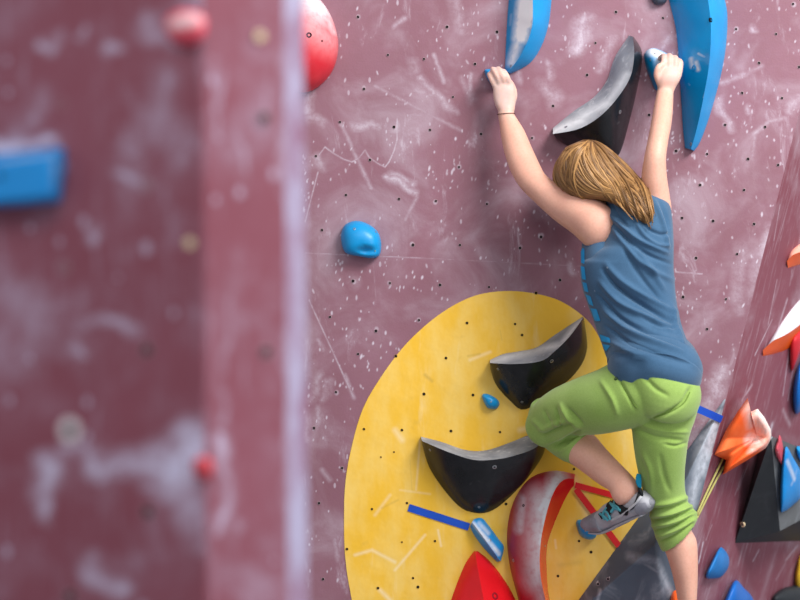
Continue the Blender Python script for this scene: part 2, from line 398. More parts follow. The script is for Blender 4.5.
B_STROKES = [(222, 30, 222, 130, 6, .35), (240, 120, 250, 160, 10, .25), (215, 60, 216, 110, 6, .4), (240, 185, 241, 192, 7, .4), (240, 515, 241, 518, 8, .4), (228, 300, 225, 420, 10, .25), (222, 440, 222, 520, 12, .45), (285, 60, 290, 600, 7, .3)]
mb2 = wall_side_mat('maroon_board_return', 0.0, B_STROKES, left_return, 1.0, True)
sec = [LA, LB, LC, LD, Vector((-.34, -2.65)), Vector((-.84, -2.6))]
vs = []
for z, sh in ((0, 0.012), (3.2, -0.012)):
    for q in sec: vs.append((q.x + sh * (1 if q is not LA else 1), q.y, z))
k = len(sec)
fs = [(i, (i + 1) % k, k + (i + 1) % k, k + i) for i in range(k)] + [tuple(range(k - 1, -1, -1)), tuple(range(k, 2 * k))]
me = mesh(vs, fs)
wall_left = tag(link('wall_left', me, ml), 'maroon foreground wall panel, out of focus', 'wall', kind='structure')
me.materials.append(mb2); me.materials.append(edge_mat())
for p in me.polygons:
    c = p.center
    if abs(p.normal.z) < .5:
        for i, mi in ((1, 1), (2, 2)):
            mid = (sec[i] + sec[i + 1]) / 2
            if (Vector((c.x, c.y)) - mid).length < 0.004: p.material_index = mi
bev = wall_left.modifiers.new('round', 'BEVEL'); bev.width = 0.004; bev.segments = 2; bev.limit_method = 'ANGLE'

def mat_floor():
    m, nt, b = new_mat('mat_vinyl', 0.6, 0.3); n = N(nt); v = n.coord()
    nt.links.new(n.mixc(n.noise(v, 2, 4), (0.16, 0.17, 0.2, 1), (0.24, 0.25, 0.28, 1)), b.inputs['Base Color']); return m
tag(link('floor', box_mesh(-6, 6, -9, 4, -0.3, 0), mat_floor()), 'grey padded matting below the walls', 'floor', kind='structure')

# ------------------------------------------------------------------ yellow painted circle
def yellow_mat():
    m, nt, b = new_mat('yellow_paint', 0.5, 0.3); n = N(nt); v = n.coord()
    pos = n.node('ShaderNodeNewGeometry').outputs['Position']
    c = n.mixc(n.ramp(n.noise(n.mapping(pos, scale=(1.6, 1, .7)), 5, 6, 0.6), 0.38, 0.68), (0.80, 0.46, 0.032, 1), (0.82, 0.55, 0.13, 1))
    c = n.mixc(n.ramp(n.noise(n.mapping(pos, scale=(3, 1, .5), loc=(5, 0, 3)), 7, 6, 0.6), 0.56, 0.74, 0, 0.4), c, (0.84, 0.68, 0.36, 1))
    c = n.mixc(n.ramp(n.noise(n.mapping(pos, loc=(1, 0, 8)), 15, 5), 0.62, 0.75, 0, 0.3), c, (0.55, 0.33, 0.06, 1))
    L = [(355, 555, 372, 550, 3, .5), (372, 550, 395, 562, 3, .5), (395, 570, 425, 535, 2.5, .5), (438, 530, 441, 546, 2, .6), (380, 590, 390, 600, 4, .5), (420, 440, 416, 490, 2, .35), (375, 515, 390, 495, 3, .35),
         (400, 490, 430, 494, 2, .3), (470, 360, 490, 352, 3, .4), (555, 540, 556, 548, 2, .5), (395, 430, 402, 440, 5, .4), (590, 440, 600, 470, 6, .4), (520, 430, 530, 428, 5, .4), (575, 480, 590, 520, 8, .35)]
    c = n.mixc(strokes(n, pos, L), c, (0.86, 0.78, 0.6, 1))
    D = [(425, 375, 432, 381, 3, .5), (468, 356, 480, 354, 2, .4), (500, 330, 502, 340, 1, .5), (506, 350, 512, 360, 1, .3), (398, 500, 382, 508, 2, .35), (560, 565, 580, 562, 5, .25), (410, 460, 412, 490, 1, .4)]
    c = n.mixc(strokes(n, pos, D), c, (0.40, 0.24, 0.05, 1))
    nt.links.new(c, b.inputs['Base Color'])
    nt.links.new(n.bump(n.noise(pos, 12, 3), 0.3, 0.01), b.inputs['Normal'])
    return m
CIRC = [(344, 520), (345, 487), (350, 454), (362, 411), (381, 377), (407, 343), (440, 314), (474, 296), (509, 291), (542, 295), (566, 304), (589, 322), (604, 346), (628, 390), (650, 440), (658, 505), (653, 570), (634, 640), (595, 700), (520, 729), (445, 715), (390, 675), (360, 630), (350, 590), (345, 555)]
ring = cr(CIRC, 140, True)
vf = [main_wall(x, y, 0.0015) for x, y in ring]; vb = [main_wall(x, y, -0.002) for x, y in ring]
nr = len(ring)
circle = link('painted_circle', mesh(vf + vb, [tuple(range(nr)), tuple(range(2 * nr - 1, nr - 1, -1))] + [(i, (i + 1) % nr, nr + (i + 1) % nr, nr + i) for i in range(nr)]), yellow_mat())
recenter(circle, main_wall(500, 510))
tag(circle, 'large worn yellow circle painted on the maroon wall behind the climber\'s knees', 'painted circle')

# ------------------------------------------------------------------ bolt holes: one small part each
def hole_mesh(r, rim, matrim):
    vs, fs, mi = [], [], []
    n = 14
    prof = [(rim, 0.0), (rim, 0.0012), (r, 0.0014), (r, 0.0004)]
    for rr, h in prof:
        for i in range(n):
            a = 2 * math.pi * i / n; vs.append((rr * math.cos(a), -h, rr * math.sin(a)))
    for j in range(3):
        for i in range(n):
            fs.append((j * n + i, j * n + (i + 1) % n, (j + 1) * n + (i + 1) % n, (j + 1) * n + i)); mi.append(0)
    fs.append(tuple(range(3 * n, 4 * n))); mi.append(1)
    me = bpy.data.meshes.new('bolt_hole'); me.from_pydata(vs, [], fs)
    me.materials.append(matrim); me.materials.append(M_HOLE)
    for p, k in zip(me.polygons, mi): p.material_index = k
    return me
HM = hole_mesh(0.0042, 0.0058, M_RING); HY = hole_mesh(0.0042, 0.0050, M_YHOLE)
def put_hole(me, loc, parent, rot=None, name='bolt_hole', sc=1.0):
    o = bpy.data.objects.new(name, me); COL.objects.link(o)
    o.parent = parent; o.location = Vector(loc) - parent.location; o.scale = (sc, 1, sc)
    if rot is not None: o.rotation_euler = rot
    return o
for x, y in WH: put_hole(HM, main_wall(x, y), wall_back, sc=random.uniform(.75, 1.05))
YH = [(467, 323), (515, 324), (396, 356), (446, 358), (424, 394), (473, 395), (364, 429), (402, 430), (451, 431), (500, 432), (522, 335), (407, 503), (435, 541), (413, 578), (506, 504), (574, 469), (579, 541), (558, 576), (591, 552),
      (372, 509), (347, 549), (378, 588), (418, 587), (536, 293), (562, 380), (606, 455), (619, 470), (548, 418)]
for x, y in YH: put_hole(HY, main_wall(x, y, 0.0015), circle, sc=random.uniform(.75, 1.0))
for x, y in [(394, 452), (381, 457), (402, 542), (600, 400)]: put_hole(HY, main_wall(x, y, 0.0015), circle, sc=0.55)
HN = hole_mesh(0.0070, 0.0090, M_RING); HB = hole_mesh(0.002, 0.0080, M_BRASS); HW = hole_mesh(0.0085, 0.021, M_WASH)
ez = math.atan2(LB.y - LA.y, LB.x - LA.x); ez2 = math.atan2(LC.y - LB.y, LC.x - LB.x)
for x, y in [(62, 103), (65, 268), (147, 350), (147, 186), (148, 512), (70, 596), (140, 25)]: put_hole(HN, left_wall(x, y), wall_left, (0, 0, ez))
for x, y in [(186, 57), (190, 243)]: put_hole(HB, left_wall(x, y), wall_left, (0, 0, ez))
put_hole(HW, left_wall(70, 430), wall_left, (0, 0, ez))
put_hole(HB, left_return(260, 36), wall_left, (0, 0, ez2)); put_hole(HN, left_return(264, 118), wall_left, (0, 0, ez2)); put_hole(HN, left_return(266, 352), wall_left, (0, 0, ez2))

# ------------------------------------------------------------------ holds
def bolt_on(o, px, py, r=0.006, mat=None, name='bolt'):
    """a hex-socket bolt set into the face of a hold"""
    bm = bmesh.new(); bm.from_mesh(o.data)
    objs = [o] + [c for c in o.children if c.type == 'MESH']
    best = None
    for q in objs:
        dg = [tuple(v.co + (o.location if q is not o else o.location)) for v in q.data.vertices]
        bv = BVHTree.FromPolygons(dg, [tuple(p.vertices) for p in q.data.polygons])
        hit = bv.ray_cast(CAM, (P(px, py) - CAM).normalized())
        if hit[0] is not None and (best is None or hit[3] < best[3]): best = hit
    bm.free()
    if best is None: return None
    nrm = best[1]
    if nrm.dot(CAM - best[0]) < 0: nrm = -nrm
    vs, fs, n = [], [], 12
    for rr, h in ((r, -0.004), (r, 0.001), (r * .55, 0.0015)):
        for i in range(n):
            a = 2 * math.pi * i / n; vs.append(Vector((rr * math.cos(a), rr * math.sin(a), h)))
    for i in range(6):
        a = 2 * math.pi * i / 6; vs.append(Vector((r * .5 * math.cos(a), r * .5 * math.sin(a), -0.002)))
    for j in range(2):
        for i in range(n): fs.append((j * n + i, j * n + (i + 1) % n, (j + 1) * n + (i + 1) % n, (j + 1) * n + i))
    for i in range(6): fs.append((2 * n + 2 * i, 2 * n + 2 * i + 1, 3 * n + i)); fs.append((2 * n + 2 * i + 1, 2 * n + (2 * i + 2) % n, 3 * n + (i + 1) % 6, 3 * n + i))
    fs.append(tuple(range(3 * n, 3 * n + 6)))
    R = nrm.to_track_quat('Z', 'Y').to_matrix()
    me = mesh([R @ v + best[0] - o.location for v in vs], fs)
    return link(name, me, mat or M_STEEL, o)

def ridge_hold(name, A, R, B, hs, mat, gmat=None, fn=main_wall, n=44, m=9, bulge=(0.8, 0.75), smooth=45, hoff=0.0, gname='grip_face', curve=True):
    """a hold with a crest line R between its two feet lines A and B on the wall"""
    f = arc_cr if curve else lin
    A, R, B = f(A, n), f(R, n), f(B, n)
    H = np.interp(np.linspace(0, 1, n), np.linspace(0, 1, len(hs)), hs)
    rows = []
    for i in range(n):
        row = []
        for j in range(m + 1):
            t = j / m; p = A[i] * (1 - t) + R[i] * t; row.append(fn(p[0], p[1], hoff + H[i] * t ** bulge[0]))
        for j in range(1, m + 1):
            t = 1 - j / m; p = B[i] * (1 - t) + R[i] * t; row.append(fn(p[0], p[1], hoff + H[i] * t ** bulge[1]))
        rows.append(row)
    W = 2 * m + 1
    vs = [p for r in rows for p in r]
    g, bd = [], []
    for i in range(n - 1):
        for j in range(W - 1):
            q = (i * W + j, i * W + j + 1, (i + 1) * W + j + 1, (i + 1) * W + j)
            (g if j < m else bd).append(q)
        bd.append((i * W + W - 1, i * W, (i + 1) * W, (i + 1) * W + W - 1))
    caps = [tuple(range(W)), tuple(range((n - 1) * W, n * W))]
    base = vs[(n // 2) * W] * 0.5 + vs[(n // 2) * W + W - 1] * 0.5
    full = mesh(vs, g + bd + caps)
    o = link(name, full, mat, smooth=smooth)
    if gmat is not None:   # the textured face becomes a part of its own
        bm = bmesh.new(); bm.from_mesh(full); bm.faces.ensure_lookup_table()
        keep = bmesh.new(); keep.from_mesh(full); keep.faces.ensure_lookup_table()
        ng = len(g)
        bmesh.ops.delete(keep, geom=[fc for i, fc in enumerate(keep.faces) if i >= ng], context='FACES')
        bmesh.ops.delete(bm, geom=[fc for i, fc in enumerate(bm.faces) if i < ng], context='FACES')
        bm.to_mesh(full); bm.free()
        gm = bpy.data.meshes.new('g'); keep.to_mesh(gm); keep.free()
        gm.transform(Matrix.Translation(-base))
        link(gname, gm, gmat, o, smooth=60)
    recenter(o, base)
    return o

def dome_hold(name, outline, apex, h, mat, fn=main_wall, p=2.2, q=2.0, n=56, m=14, hoff=0.0, smooth=70, closed_curve=True):
    O = cr(outline, n, True) if closed_curve else lin(list(outline) + [outline[0]], n + 1)[:-1]
    c = np.array(O).mean(0); ap = np.array(apex, float)
    vs, fs = [], []
    for j in range(m):
        t = j / m                           # 0 at the foot, 1 at the top
        r = math.cos(t * math.pi / 2) ** (2 / p); hh = math.sin(t * math.pi / 2) ** (2 / q) * h
        cc = c * (1 - t) + ap * t
        for x, y in O:
            pt = cc + (np.array((x, y)) - c) * r
            vs.append(fn(pt[0], pt[1], hoff + hh))
    vs.append(fn(ap[0], ap[1], hoff + h))
    for j in range(m - 1):
        for i in range(n): fs.append((j * n + i, j * n + (i + 1) % n, (j + 1) * n + (i + 1) % n, (j + 1) * n + i))
    for i in range(n): fs.append(((m - 1) * n + i, (m - 1) * n + (i + 1) % n, m * n))
    fs.append(tuple(range(n)))
    o = link(name, mesh(vs, fs), mat, smooth=smooth)
    recenter(o, fn(c[0], c[1], hoff))
    return o

# black dual-texture holds
G1 = hold_mat('grey_grip_upper', (0.24, 0.25, 0.28), 0.85, 0.45, (0.33, 0.34, 0.37), 0.2, 16, bump=0.4, lst=[(553, 130, 580, 120, 10, .55), (580, 118, 606, 104, 10, .45), (604, 108, 626, 75, 6, .4)])
o = ridge_hold('climbing_hold', [(553, 128), (574, 111), (594, 97), (607, 80), (615, 57), (629, 35.5)], [(553, 134), (581, 128), (606, 111), (628, 82), (634, 58), (633, 37)],
               [(556, 138), (570, 147), (600, 156), (618, 156), (631, 115), (640, 75), (642, 52), (634, 37)], [0.06, .11, .14, .13, .10, .05], M_BLACK, G1)
tag(o, 'black climbing hold with grey top face just above the climber\'s hair', 'climbing hold', 'black dual texture holds')
bolt_on(o, 566, 127, .005); bolt_on(o, 620, 112, .006)
G2 = hold_mat('grey_grip_middle', (0.20, 0.21, 0.24), 0.85, 0.3, (0.27, 0.28, 0.31), 0.2, 16, bump=0.4, lst=[(491, 361, 560, 345, 6, .45), (560, 345, 581, 320, 4, .5)])
o = ridge_hold('climbing_hold', [(490, 360), (503, 354), (520, 351), (537, 347), (556, 334), (583, 316.5)], [(490, 363), (515, 364), (541, 361), (555, 351), (570, 336), (583, 318)],
               [(490, 368), (496, 385), (510, 401), (524, 410), (548, 396), (575, 374), (587, 350), (584, 319)], [0.06, .10, .12, .12, .11, .08], M_BLACK, G2)
tag(o, 'upper black hold with grey lip on the yellow circle, above the bent knee', 'climbing hold', 'black dual texture holds')
bolt_on(o, 551.6, 361, .006); bolt_on(o, 498, 369, .004); bolt_on(o, 522, 402, .004)
o = ridge_hold('climbing_hold', [(421, 436.5), (442, 442), (466, 450), (487, 450), (511, 442), (529, 435), (540, 436)], [(422, 441), (451, 453), (475, 460), (499, 459), (520, 454), (535, 448), (545, 440)],
               [(422, 444), (431, 471), (455, 503), (473, 513), (494, 510), (521, 486), (541, 459), (546, 444)], [0.05, .10, .12, .12, .11, .07], M_BLACK, M_GREY)
tag(o, 'lower black hold with grey lip on the yellow circle, touching the bent knee', 'climbing hold', 'black dual texture holds')
bolt_on(o, 494.5, 467, .0065); bolt_on(o, 430, 450, .004); bolt_on(o, 479, 507, .004); bolt_on(o, 513, 497, .003)

# blue holds of the upper wall
MB1 = hold_mat('blue_resin_chalked', (0.002, 0.28, 0.62), 0.35, 0.0, None, lst=[(525, 2, 521, 36, 11, 1.3), (530, 0, 527, 24, 9, 1.3), (518, 42, 512, 60, 8, .7), (512, 12, 511, 22, 3, .5)], ccol=(.9, .9, .92, 1))
o = ridge_hold('climbing_hold', [(528, -70), (516, -40), (509.5, -5), (507, 25), (505.5, 55), (505, 72)], [(536, -68), (536, -40), (533, -5), (532, 27), (522, 53), (508, 72)],
               [(552, -60), (556, -35), (552, -5), (549, 22), (542, 45), (530, 63), (511, 73.5)], [.05, .10, .11, .11, .08, .03], M_BLUE, MB1, gname='chalky_face')
tag(o, 'blue crescent hold with white chalk on its inner face, above the climber\'s stretched arm', 'climbing hold')
bolt_on(o, 511, 66, .004)
MB2 = hold_mat('blue_resin_long', (0.002, 0.28, 0.62), 0.25, 0.0, (0.002, 0.25, 0.57), 0.5, lst=[(692, 58, 693, 66, 3, .7), (696, 62, 698, 70, 3, .6), (698, 54, 703, 58, 1.6, .6), (687, 60, 686, 68, 1.8, .5), (709, 42, 709, 75, 1.5, .8), (709, 75, 703, 98, 1.4, .8), (714, 62, 716, 76, 2, .6), (712, 80, 717, 92, 2.4, .5), (690, 82, 691, 84, 1.5, .6), (713, 8, 716, 30, 2, .4)])
o = ridge_hold('climbing_hold', [(650, -80), (660, -40), (669, 0), (676, 30), (679, 65), (681, 98), (683, 130), (685, 148)], [(690, -80), (700, -40), (708, 0), (711, 30), (709, 65), (704, 95), (697, 128), (691, 149)],
               [(705, -80), (716, -40), (724, -5), (727.5, 20), (724, 60), (713, 105), (701, 140), (694, 151)], [.06, .1, .12, .13, .13, .11, .08, .035], M_BLUE, MB2, smooth=30, gname='broad_face')
tag(o, 'long blue banana shaped hold tapering downward beside the climber\'s fist', 'climbing hold')
bolt_on(o, 711, 20, .007, M_HOLE, 'bolt_recess'); bolt_on(o, 694, 68, .009, M_BLUE, 'bolt_recess'); bolt_on(o, 691, 144, .005)
MB3 = hold_mat('blue_resin_pinch', (0.002, 0.28, 0.62), 0.4, 0.0, None, lst=[(654, 50, 672, 60, 9, 1.0), (660, 55, 662, 66, 9, .7)])
o = dome_hold('climbing_hold', [(644, 56), (647, 50.5), (653, 48), (662, 51), (671, 56), (676, 62), (674, 75), (666, 88), (656, 90), (650, 78), (646, 67)], (660, 64), 0.075, MB3, p=2.6)
tag(o, 'chalky blue pinch hold gripped by the fist near the long blue hold', 'climbing hold')
bolt_on(o, 655, 53.5, .003); bolt_on(o, 650.5, 60.5, .003)
o = dome_hold('climbing_hold', [(484.5, 71), (488, 69), (497, 69), (506, 72), (508, 80), (502, 87), (494, 86), (488, 80)], (495, 76), 0.04, M_BLUE)
tag(o, 'small blue crimp hold mostly hidden under fingertips of the stretched arm', 'climbing hold')
o = dome_hold('climbing_hold', [(341, 238), (344, 226), (354, 221), (366, 223), (377, 231), (381, 242), (380, 254), (373, 258), (358, 256), (345, 252)], (362, 243), 0.06, M_BLUE, p=2.8, q=2.4)
# the pocket scooped in its lower half
for v in o.data.vertices:
    w = v.co + o.location
    q = (w - CAM); px = 400 + F * q.x / q.y; py = 300 - F * q.z / q.y
    e = math.exp(-(((px - 366) / 9) ** 2 + ((py - 250.5) / 4) ** 2)); v.co.y += 0.02 * e
tag(o, 'rounded blue hold alone on bare maroon wall, away from the climber', 'climbing hold')
bolt_on(o, 354.5, 229, .004); bolt_on(o, 375.5, 232, .003); bolt_on(o, 375, 251, .002)
o = dome_hold('climbing_hold', [(649, -12), (660, -14), (668, -8), (666, 2), (658, 5), (652, 1)], (659, -3), 0.03, hold_mat('dark_slate', (0.06, 0.07, 0.10), 0.5, 0.1))
tag(o, 'small dark grey hold cut off by the upper frame edge beside the long blue hold', 'climbing hold')

# red and white ball behind the foreground panel
MRB = hold_mat('red_ball', (0.70, 0.035, 0.05), 0.45, 0.05, (0.60, 0.02, 0.035), 0.4, lst=[(300, -8, 322, 6, 36, .75), (322, 8, 334, 30, 10, .5), (306, 25, 330, 40, 26, .25)], ccol=(.66, .63, .66, 1))
o = dome_hold('climbing_hold', [(268, 40), (273, 15), (285, -2), (300, -9), (318, -2), (331, 16), (338, 40), (336, 62), (326, 80), (308, 92), (290, 88), (275, 70)], (302, 40), 0.13, MRB)
tag(o, 'round red hold whitened with chalk on top, half hidden by the foreground panel', 'climbing hold')
bolt_on(o, 309, 35, .008, M_HOLE, 'bolt_recess'); bolt_on(o, 322, 41, .003, M_HOLE, 'bolt_recess')

# holds on the yellow circle
o = dome_hold('climbing_hold', [(482, 395), (488, 394), (497, 399), (499.5, 404), (496, 409), (488, 408), (484, 402)], (490, 401), 0.03, M_BLUE, p=2.6)
tag(o, 'tiny blue half moon hold between the two black holds', 'climbing hold'); bolt_on(o, 491, 402, .0025)
MB4 = hold_mat('blue_resin_chip', (0.01, 0.30, 0.72), 0.4, 0.12, None, lst=[(474, 525, 500, 556, 4.0, .9), (480, 525, 489, 535, 4, .7)])
o = ridge_hold('climbing_hold', [(470, 527), (474, 535), (482, 546), (490, 555), (497, 562)], [(472, 522), (478, 530), (486, 541), (494, 552), (499, 560)], [(474, 519), (482, 518), (490, 527), (498, 538), (504, 547), (501, 561)],
               [.03, .045, .045, .045, .035], MB4, bulge=(.7, .45))
tag(o, 'chalk smeared blue chip hold at the end of blue tape', 'climbing hold'); bolt_on(o, 490, 540, .004)
o = dome_hold('climbing_hold', [(576, 523), (580, 519.5), (588, 523), (596, 532), (595, 538), (588, 539.5), (580, 535)], (587, 530), 0.05, M_BLUE, p=2.6)
tag(o, 'blue foothold under the toe of the climbing shoe', 'climbing hold'); bolt_on(o, 585.5, 531, .0025)
MRC = hold_mat('red_crescent_back', (0.42, 0.018, 0.035), 0.35, 0.0, (0.36, 0.02, 0.035), 0.4, lst=[(540, 500, 536, 580, 22, .55), (560, 478, 540, 510, 14, .75), (548, 500, 540, 545, 11, .9), (524, 500, 520, 530, 9, .45), (536, 580, 545, 610, 12, .4)], ccol=(.62, .60, .64, 1))
o = ridge_hold('climbing_hold', [(575, 474), (553, 470.5), (530, 478), (514, 500), (507, 530), (509, 562), (517, 595), (530, 640), (560, 690)], [(574, 479), (565, 479), (556, 488), (548, 508), (541, 540), (540, 570), (545, 598), (556, 636), (580, 686)],
               [(574, 486), (570, 491), (562, 506), (552, 530), (547, 548), (547, 572), (549.5, 598), (560, 630), (590, 680)], [.03, .07, .10, .12, .13, .13, .12, .10, .05], M_RED, MRC, bulge=(.6, .9), smooth=40, gname='outer_face')
tag(o, 'big red crescent hold with dark chalky outer face on the yellow circle', 'climbing hold')
bolt_on(o, 523.5, 505.5, .004, M_HOLE, 'bolt_recess'); bolt_on(o, 513.5, 560.5, .005); bolt_on(o, 545, 546, .003)
o = ridge_hold('climbing_hold', [(474, 551), (466, 562), (458, 580), (450, 603), (440, 640), (450, 690)], [(475.5, 554), (477, 564), (480, 580), (484, 602), (488, 640), (490, 690)], [(478, 551), (489, 560), (502, 576), (515, 598), (530, 635), (525, 690)],
               [.03, .07, .10, .12, .13, .06], M_RED, bulge=(.75, .75), smooth=30)
tag(o, 'pointed glossy red hold beside the crescent, cut by the lower frame edge', 'climbing hold')
bolt_on(o, 495, 596, .011, plain('dark_red_recess', (0.3, 0.01, 0.02), 0.3), 'bolt_recess')

# tape strips
def tape(x1, y1, x2, y2, w, mat, fn=main_wall, h=0.0035, name='tape_strip', h2=None):
    d = Vector((x2 - x1, y2 - y1)); nn = Vector((-d.y, d.x)).normalized() * w / 2
    top, bot = [], []
    ns = 12
    for i in range(ns + 1):
        t = i / ns; x = x1 + d.x * t; y = y1 + d.y * t
        jit = random.uniform(-.15, .15); hh = h if h2 is None else h + (h2 - h) * t
        for s in (1, -1):
            top.append(fn(x + nn.x * s + jit, y + nn.y * s, hh + .0008)); bot.append(fn(x + nn.x * s + jit, y + nn.y * s, hh - .0008))
    vs = top + bot; k = len(top); fs = []
    for i in range(ns):
        a = 2 * i; fs.append((a, a + 1, a + 3, a + 2)); fs.append((k + a, k + a + 2, k + a + 3, k + a + 1)); fs.append((a, a + 2, k + a + 2, k + a)); fs.append((a + 1, k + a + 1, k + a + 3, a + 3))
    fs.append((0, k, k + 1, 1)); fs.append((2 * ns, 2 * ns + 1, k + 2 * ns + 1, k + 2 * ns))
    o = link(name, mesh(vs, fs), mat); recenter(o, fn((x1 + x2) / 2, (y1 + y2) / 2, h)); return o
M_BT = hold_mat('blue_tape', (0.004, 0.075, 0.50), 0.5, 0.0, (0.004, 0.06, 0.42)); M_RT = hold_mat('red_tape', (0.72, 0.015, 0.02), 0.45, 0.0)
tag(tape(408.5, 507.5, 469, 527, 7.5, M_BT), 'dark blue tape strip on the yellow circle leading to the blue chip hold', 'tape')
tag(tape(575, 485, 614, 495.5, 6, M_RT), 'short upper red tape strip running from red crescent to behind the shoe', 'tape')
tag(tape(576, 489, 619, 546, 6.2, M_RT, h=0.0055), 'longer lower red tape strip crossing the yellow circle under the shoe', 'tape')

# grey volume by the arris
def vol_mat(name, col, chalk, lst=None, fn=main_wall, rough=.6):
    m, nt, b = new_mat(name, rough, .3); n = N(nt); pos = n.node('ShaderNodeNewGeometry').outputs['Position']
    c = n.mixc(n.ramp(n.noise(pos, 6, 5), .3, .7), (*col, 1), (*[x * 1.35 for x in col], 1))
    k = n.ramp(n.noise(n.mapping(pos, scale=(2, 2, .8)), 7, 6, .6, .8), .48, .8, 0.02, chalk)
    k = n.math('MAXIMUM', k, n.math('MULTIPLY', flecks(n, pos, 18, .09, .35), .7))
    fh = (lambda x, y: main_wall(x, y, 0.05)) if fn is main_wall else fn
    if lst: k = n.math('MAXIMUM', k, n.math('MULTIPLY', strokes(n, pos, lst, fh, 0.1 if fn is main_wall else .5, 1.3), n.ramp(n.noise(pos, 50, 4), .25, .6, .5, 1)))
    nt.links.new(n.mixc(k, c, (.62, .66, .74, 1)), b.inputs['Base Color']); return m
MV = vol_mat('grey_plywood', (0.060, 0.078, 0.108), .30, [(722, 395, 705, 412, 14, .85), (718, 418, 704, 470, 16, .7), (706, 440, 692, 505, 12, .6), (630, 556, 650, 558, 8, .3), (655, 560, 672, 595, 7, .35), (600, 590, 598, 600, 3, .4), (640, 560, 664, 575, 3, .35)])  # strokes down the right face paint its lit side; tip strokes are chalk
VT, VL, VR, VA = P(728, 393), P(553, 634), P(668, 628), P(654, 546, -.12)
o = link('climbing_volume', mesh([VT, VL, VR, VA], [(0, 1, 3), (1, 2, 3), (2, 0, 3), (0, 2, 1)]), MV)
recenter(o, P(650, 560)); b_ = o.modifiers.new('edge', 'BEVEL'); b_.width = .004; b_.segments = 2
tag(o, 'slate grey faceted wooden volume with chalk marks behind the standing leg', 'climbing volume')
VN = (VR - VT).cross(VA - VT).normalized()
if VN.y > 0: VN = -VN
def vol_face(px, py, h=0.0):
    d = P(px, py) - CAM; t = (VT + VN * h - CAM).dot(VN) / d.dot(VN); return CAM + d * t
tag(tape(694, 407, 722, 419.5, 7.5, M_BT, vol_face, h=.004), 'blue tape strip stuck on chalky tip of the grey volume', 'tape')
put_hole(HM, P(598, 584, -.052), o, sc=.9); put_hole(HM, P(608, 579, -.062), o, sc=.9)
M_OR = hold_mat('orange_resin', (0.95, 0.13, 0.012), .4, 0.0, (0.9, 0.11, 0.01))
o = dome_hold('climbing_hold', [(676, 590), (668, 604), (660, 640), (664, 685), (690, 700), (712, 690), (712, 650), (694, 612)], (686, 650), .12, M_OR)
tag(o, 'orange foothold showing only its tip beside the bare shin at the lower edge', 'climbing hold')

# ------------------------------------------------------------------ right wall holds
MOS = hold_mat('orange_star', (0.95, 0.17, 0.045), .65, 0.0, (0.92, 0.12, 0.02), .2, lst=[(759, 412, 770, 440, 17, 1.0), (752, 440, 768, 444, 11, .8), (730, 460, 754, 449, 5, .5), (748, 404, 753, 425, 11, .45)], fn=lambda x, y, h=0: right_wall(x, y, .085), ccol=(.85, .74, .70, 1))
STAR = [(747.5, 398), (751.5, 413), (757.5, 409), (764, 420), (770, 430), (769, 440), (763, 448), (744, 461), (722.5, 475), (726, 460), (714, 455), (726, 430), (738, 411)]
STAR = [(747.5, 398), (751, 412), (757.5, 408.5), (765, 418), (771, 430), (771.5, 439), (766, 448), (746, 461), (722.5, 475), (726, 460), (714, 455), (726, 430), (738, 411)]
def star_mesh(n=104, m=16):
    O = np.array(lin(STAR + [STAR[0]], n + 1)[:-1]); c = np.array((741., 440.)); ap = np.array((757., 437.)); vs, fs = [], []
    lip = lambda x: .085 * min(1, max(0, (x - 722) / 46.)) ** .8
    for x, y in O: q = c + (np.array((x, y)) - c) * .62; vs.append(right_wall(min(q[0], 752), q[1], 0))
    for j in range(m):
        t = j / m; r = math.cos(t * math.pi / 2) ** .9
        for x, y in O:
            q = ap + (np.array((x, y)) - ap) * r; vs.append(right_wall(q[0], q[1], lip(x) * r + (1 - r) * .075 + .030 * math.sin(math.pi * t) * (1 - .3 * t)))
    vs.append(right_wall(ap[0], ap[1], .075))
    for j in range(m):
        for i in range(n): fs.append((j * n + i, j * n + (i + 1) % n, (j + 1) * n + (i + 1) % n, (j + 1) * n + i))
    for i in range(n): fs.append((m * n + i, m * n + (i + 1) % n, (m + 1) * n))
    fs.append(tuple(range(n)))
    return mesh(vs, fs)
o = link('climbing_hold', star_mesh(), MOS, smooth=60); recenter(o, right_wall(741, 440))
tag(o, 'orange and white star shaped hold with pointed tips', 'climbing hold')
W1 = hold_mat('white_chalked', (0.66, 0.64, 0.70), .7, .0, (0.58, .56, .62))
o = ridge_hold('climbing_hold', [(765, 351), (772, 338), (785, 318), (797, 303), (812, 288)], [(763, 350), (773, 341), (785, 335), (797, 327), (812, 314)], [(763, 356), (777, 353), (790, 347.5), (801, 338), (816, 326)], [.008, .02, .028, .032, .034], M_OR, W1, right_wall, gname='chalky_face')
tag(o, 'orange fin hold with a broad white top face', 'climbing hold')
W2 = hold_mat('pink_chalked', (0.85, 0.40, 0.30), .6, .3, (0.8, .34, .26))
o = ridge_hold('climbing_hold', [(787, 262), (791, 252), (800, 244), (815, 236)], [(787, 261), (793, 255), (803, 251), (816, 246)], [(788, 268), (796, 265.5), (806, 262), (818, 256)], [.008, .02, .026, .03], M_OR, W2, right_wall, gname='chalky_face')
tag(o, 'small orange fin hold with pinkish top, highest of the orange holds', 'climbing hold')
o = dome_hold('climbing_hold', [(791, 340), (799, 329), (812, 318), (816, 340), (801, 352), (792, 371), (790, 358)], (802, 342), .03, hold_mat('red_matte', (.62, .02, .035), .5, .1), right_wall)
tag(o, 'red hold below the white topped orange fin', 'climbing hold')
o = dome_hold('climbing_hold', [(793, 400), (795, 378), (800, 362), (812, 350), (818, 390), (806, 405), (796, 414)], (804, 385), .04, hold_mat('blue_deep', (.004, .16, .58), .4, .05), right_wall)
tag(o, 'deep blue hold cut off at the frame edge, under the red hold', 'climbing hold')
RW = right_wall
HV = .10
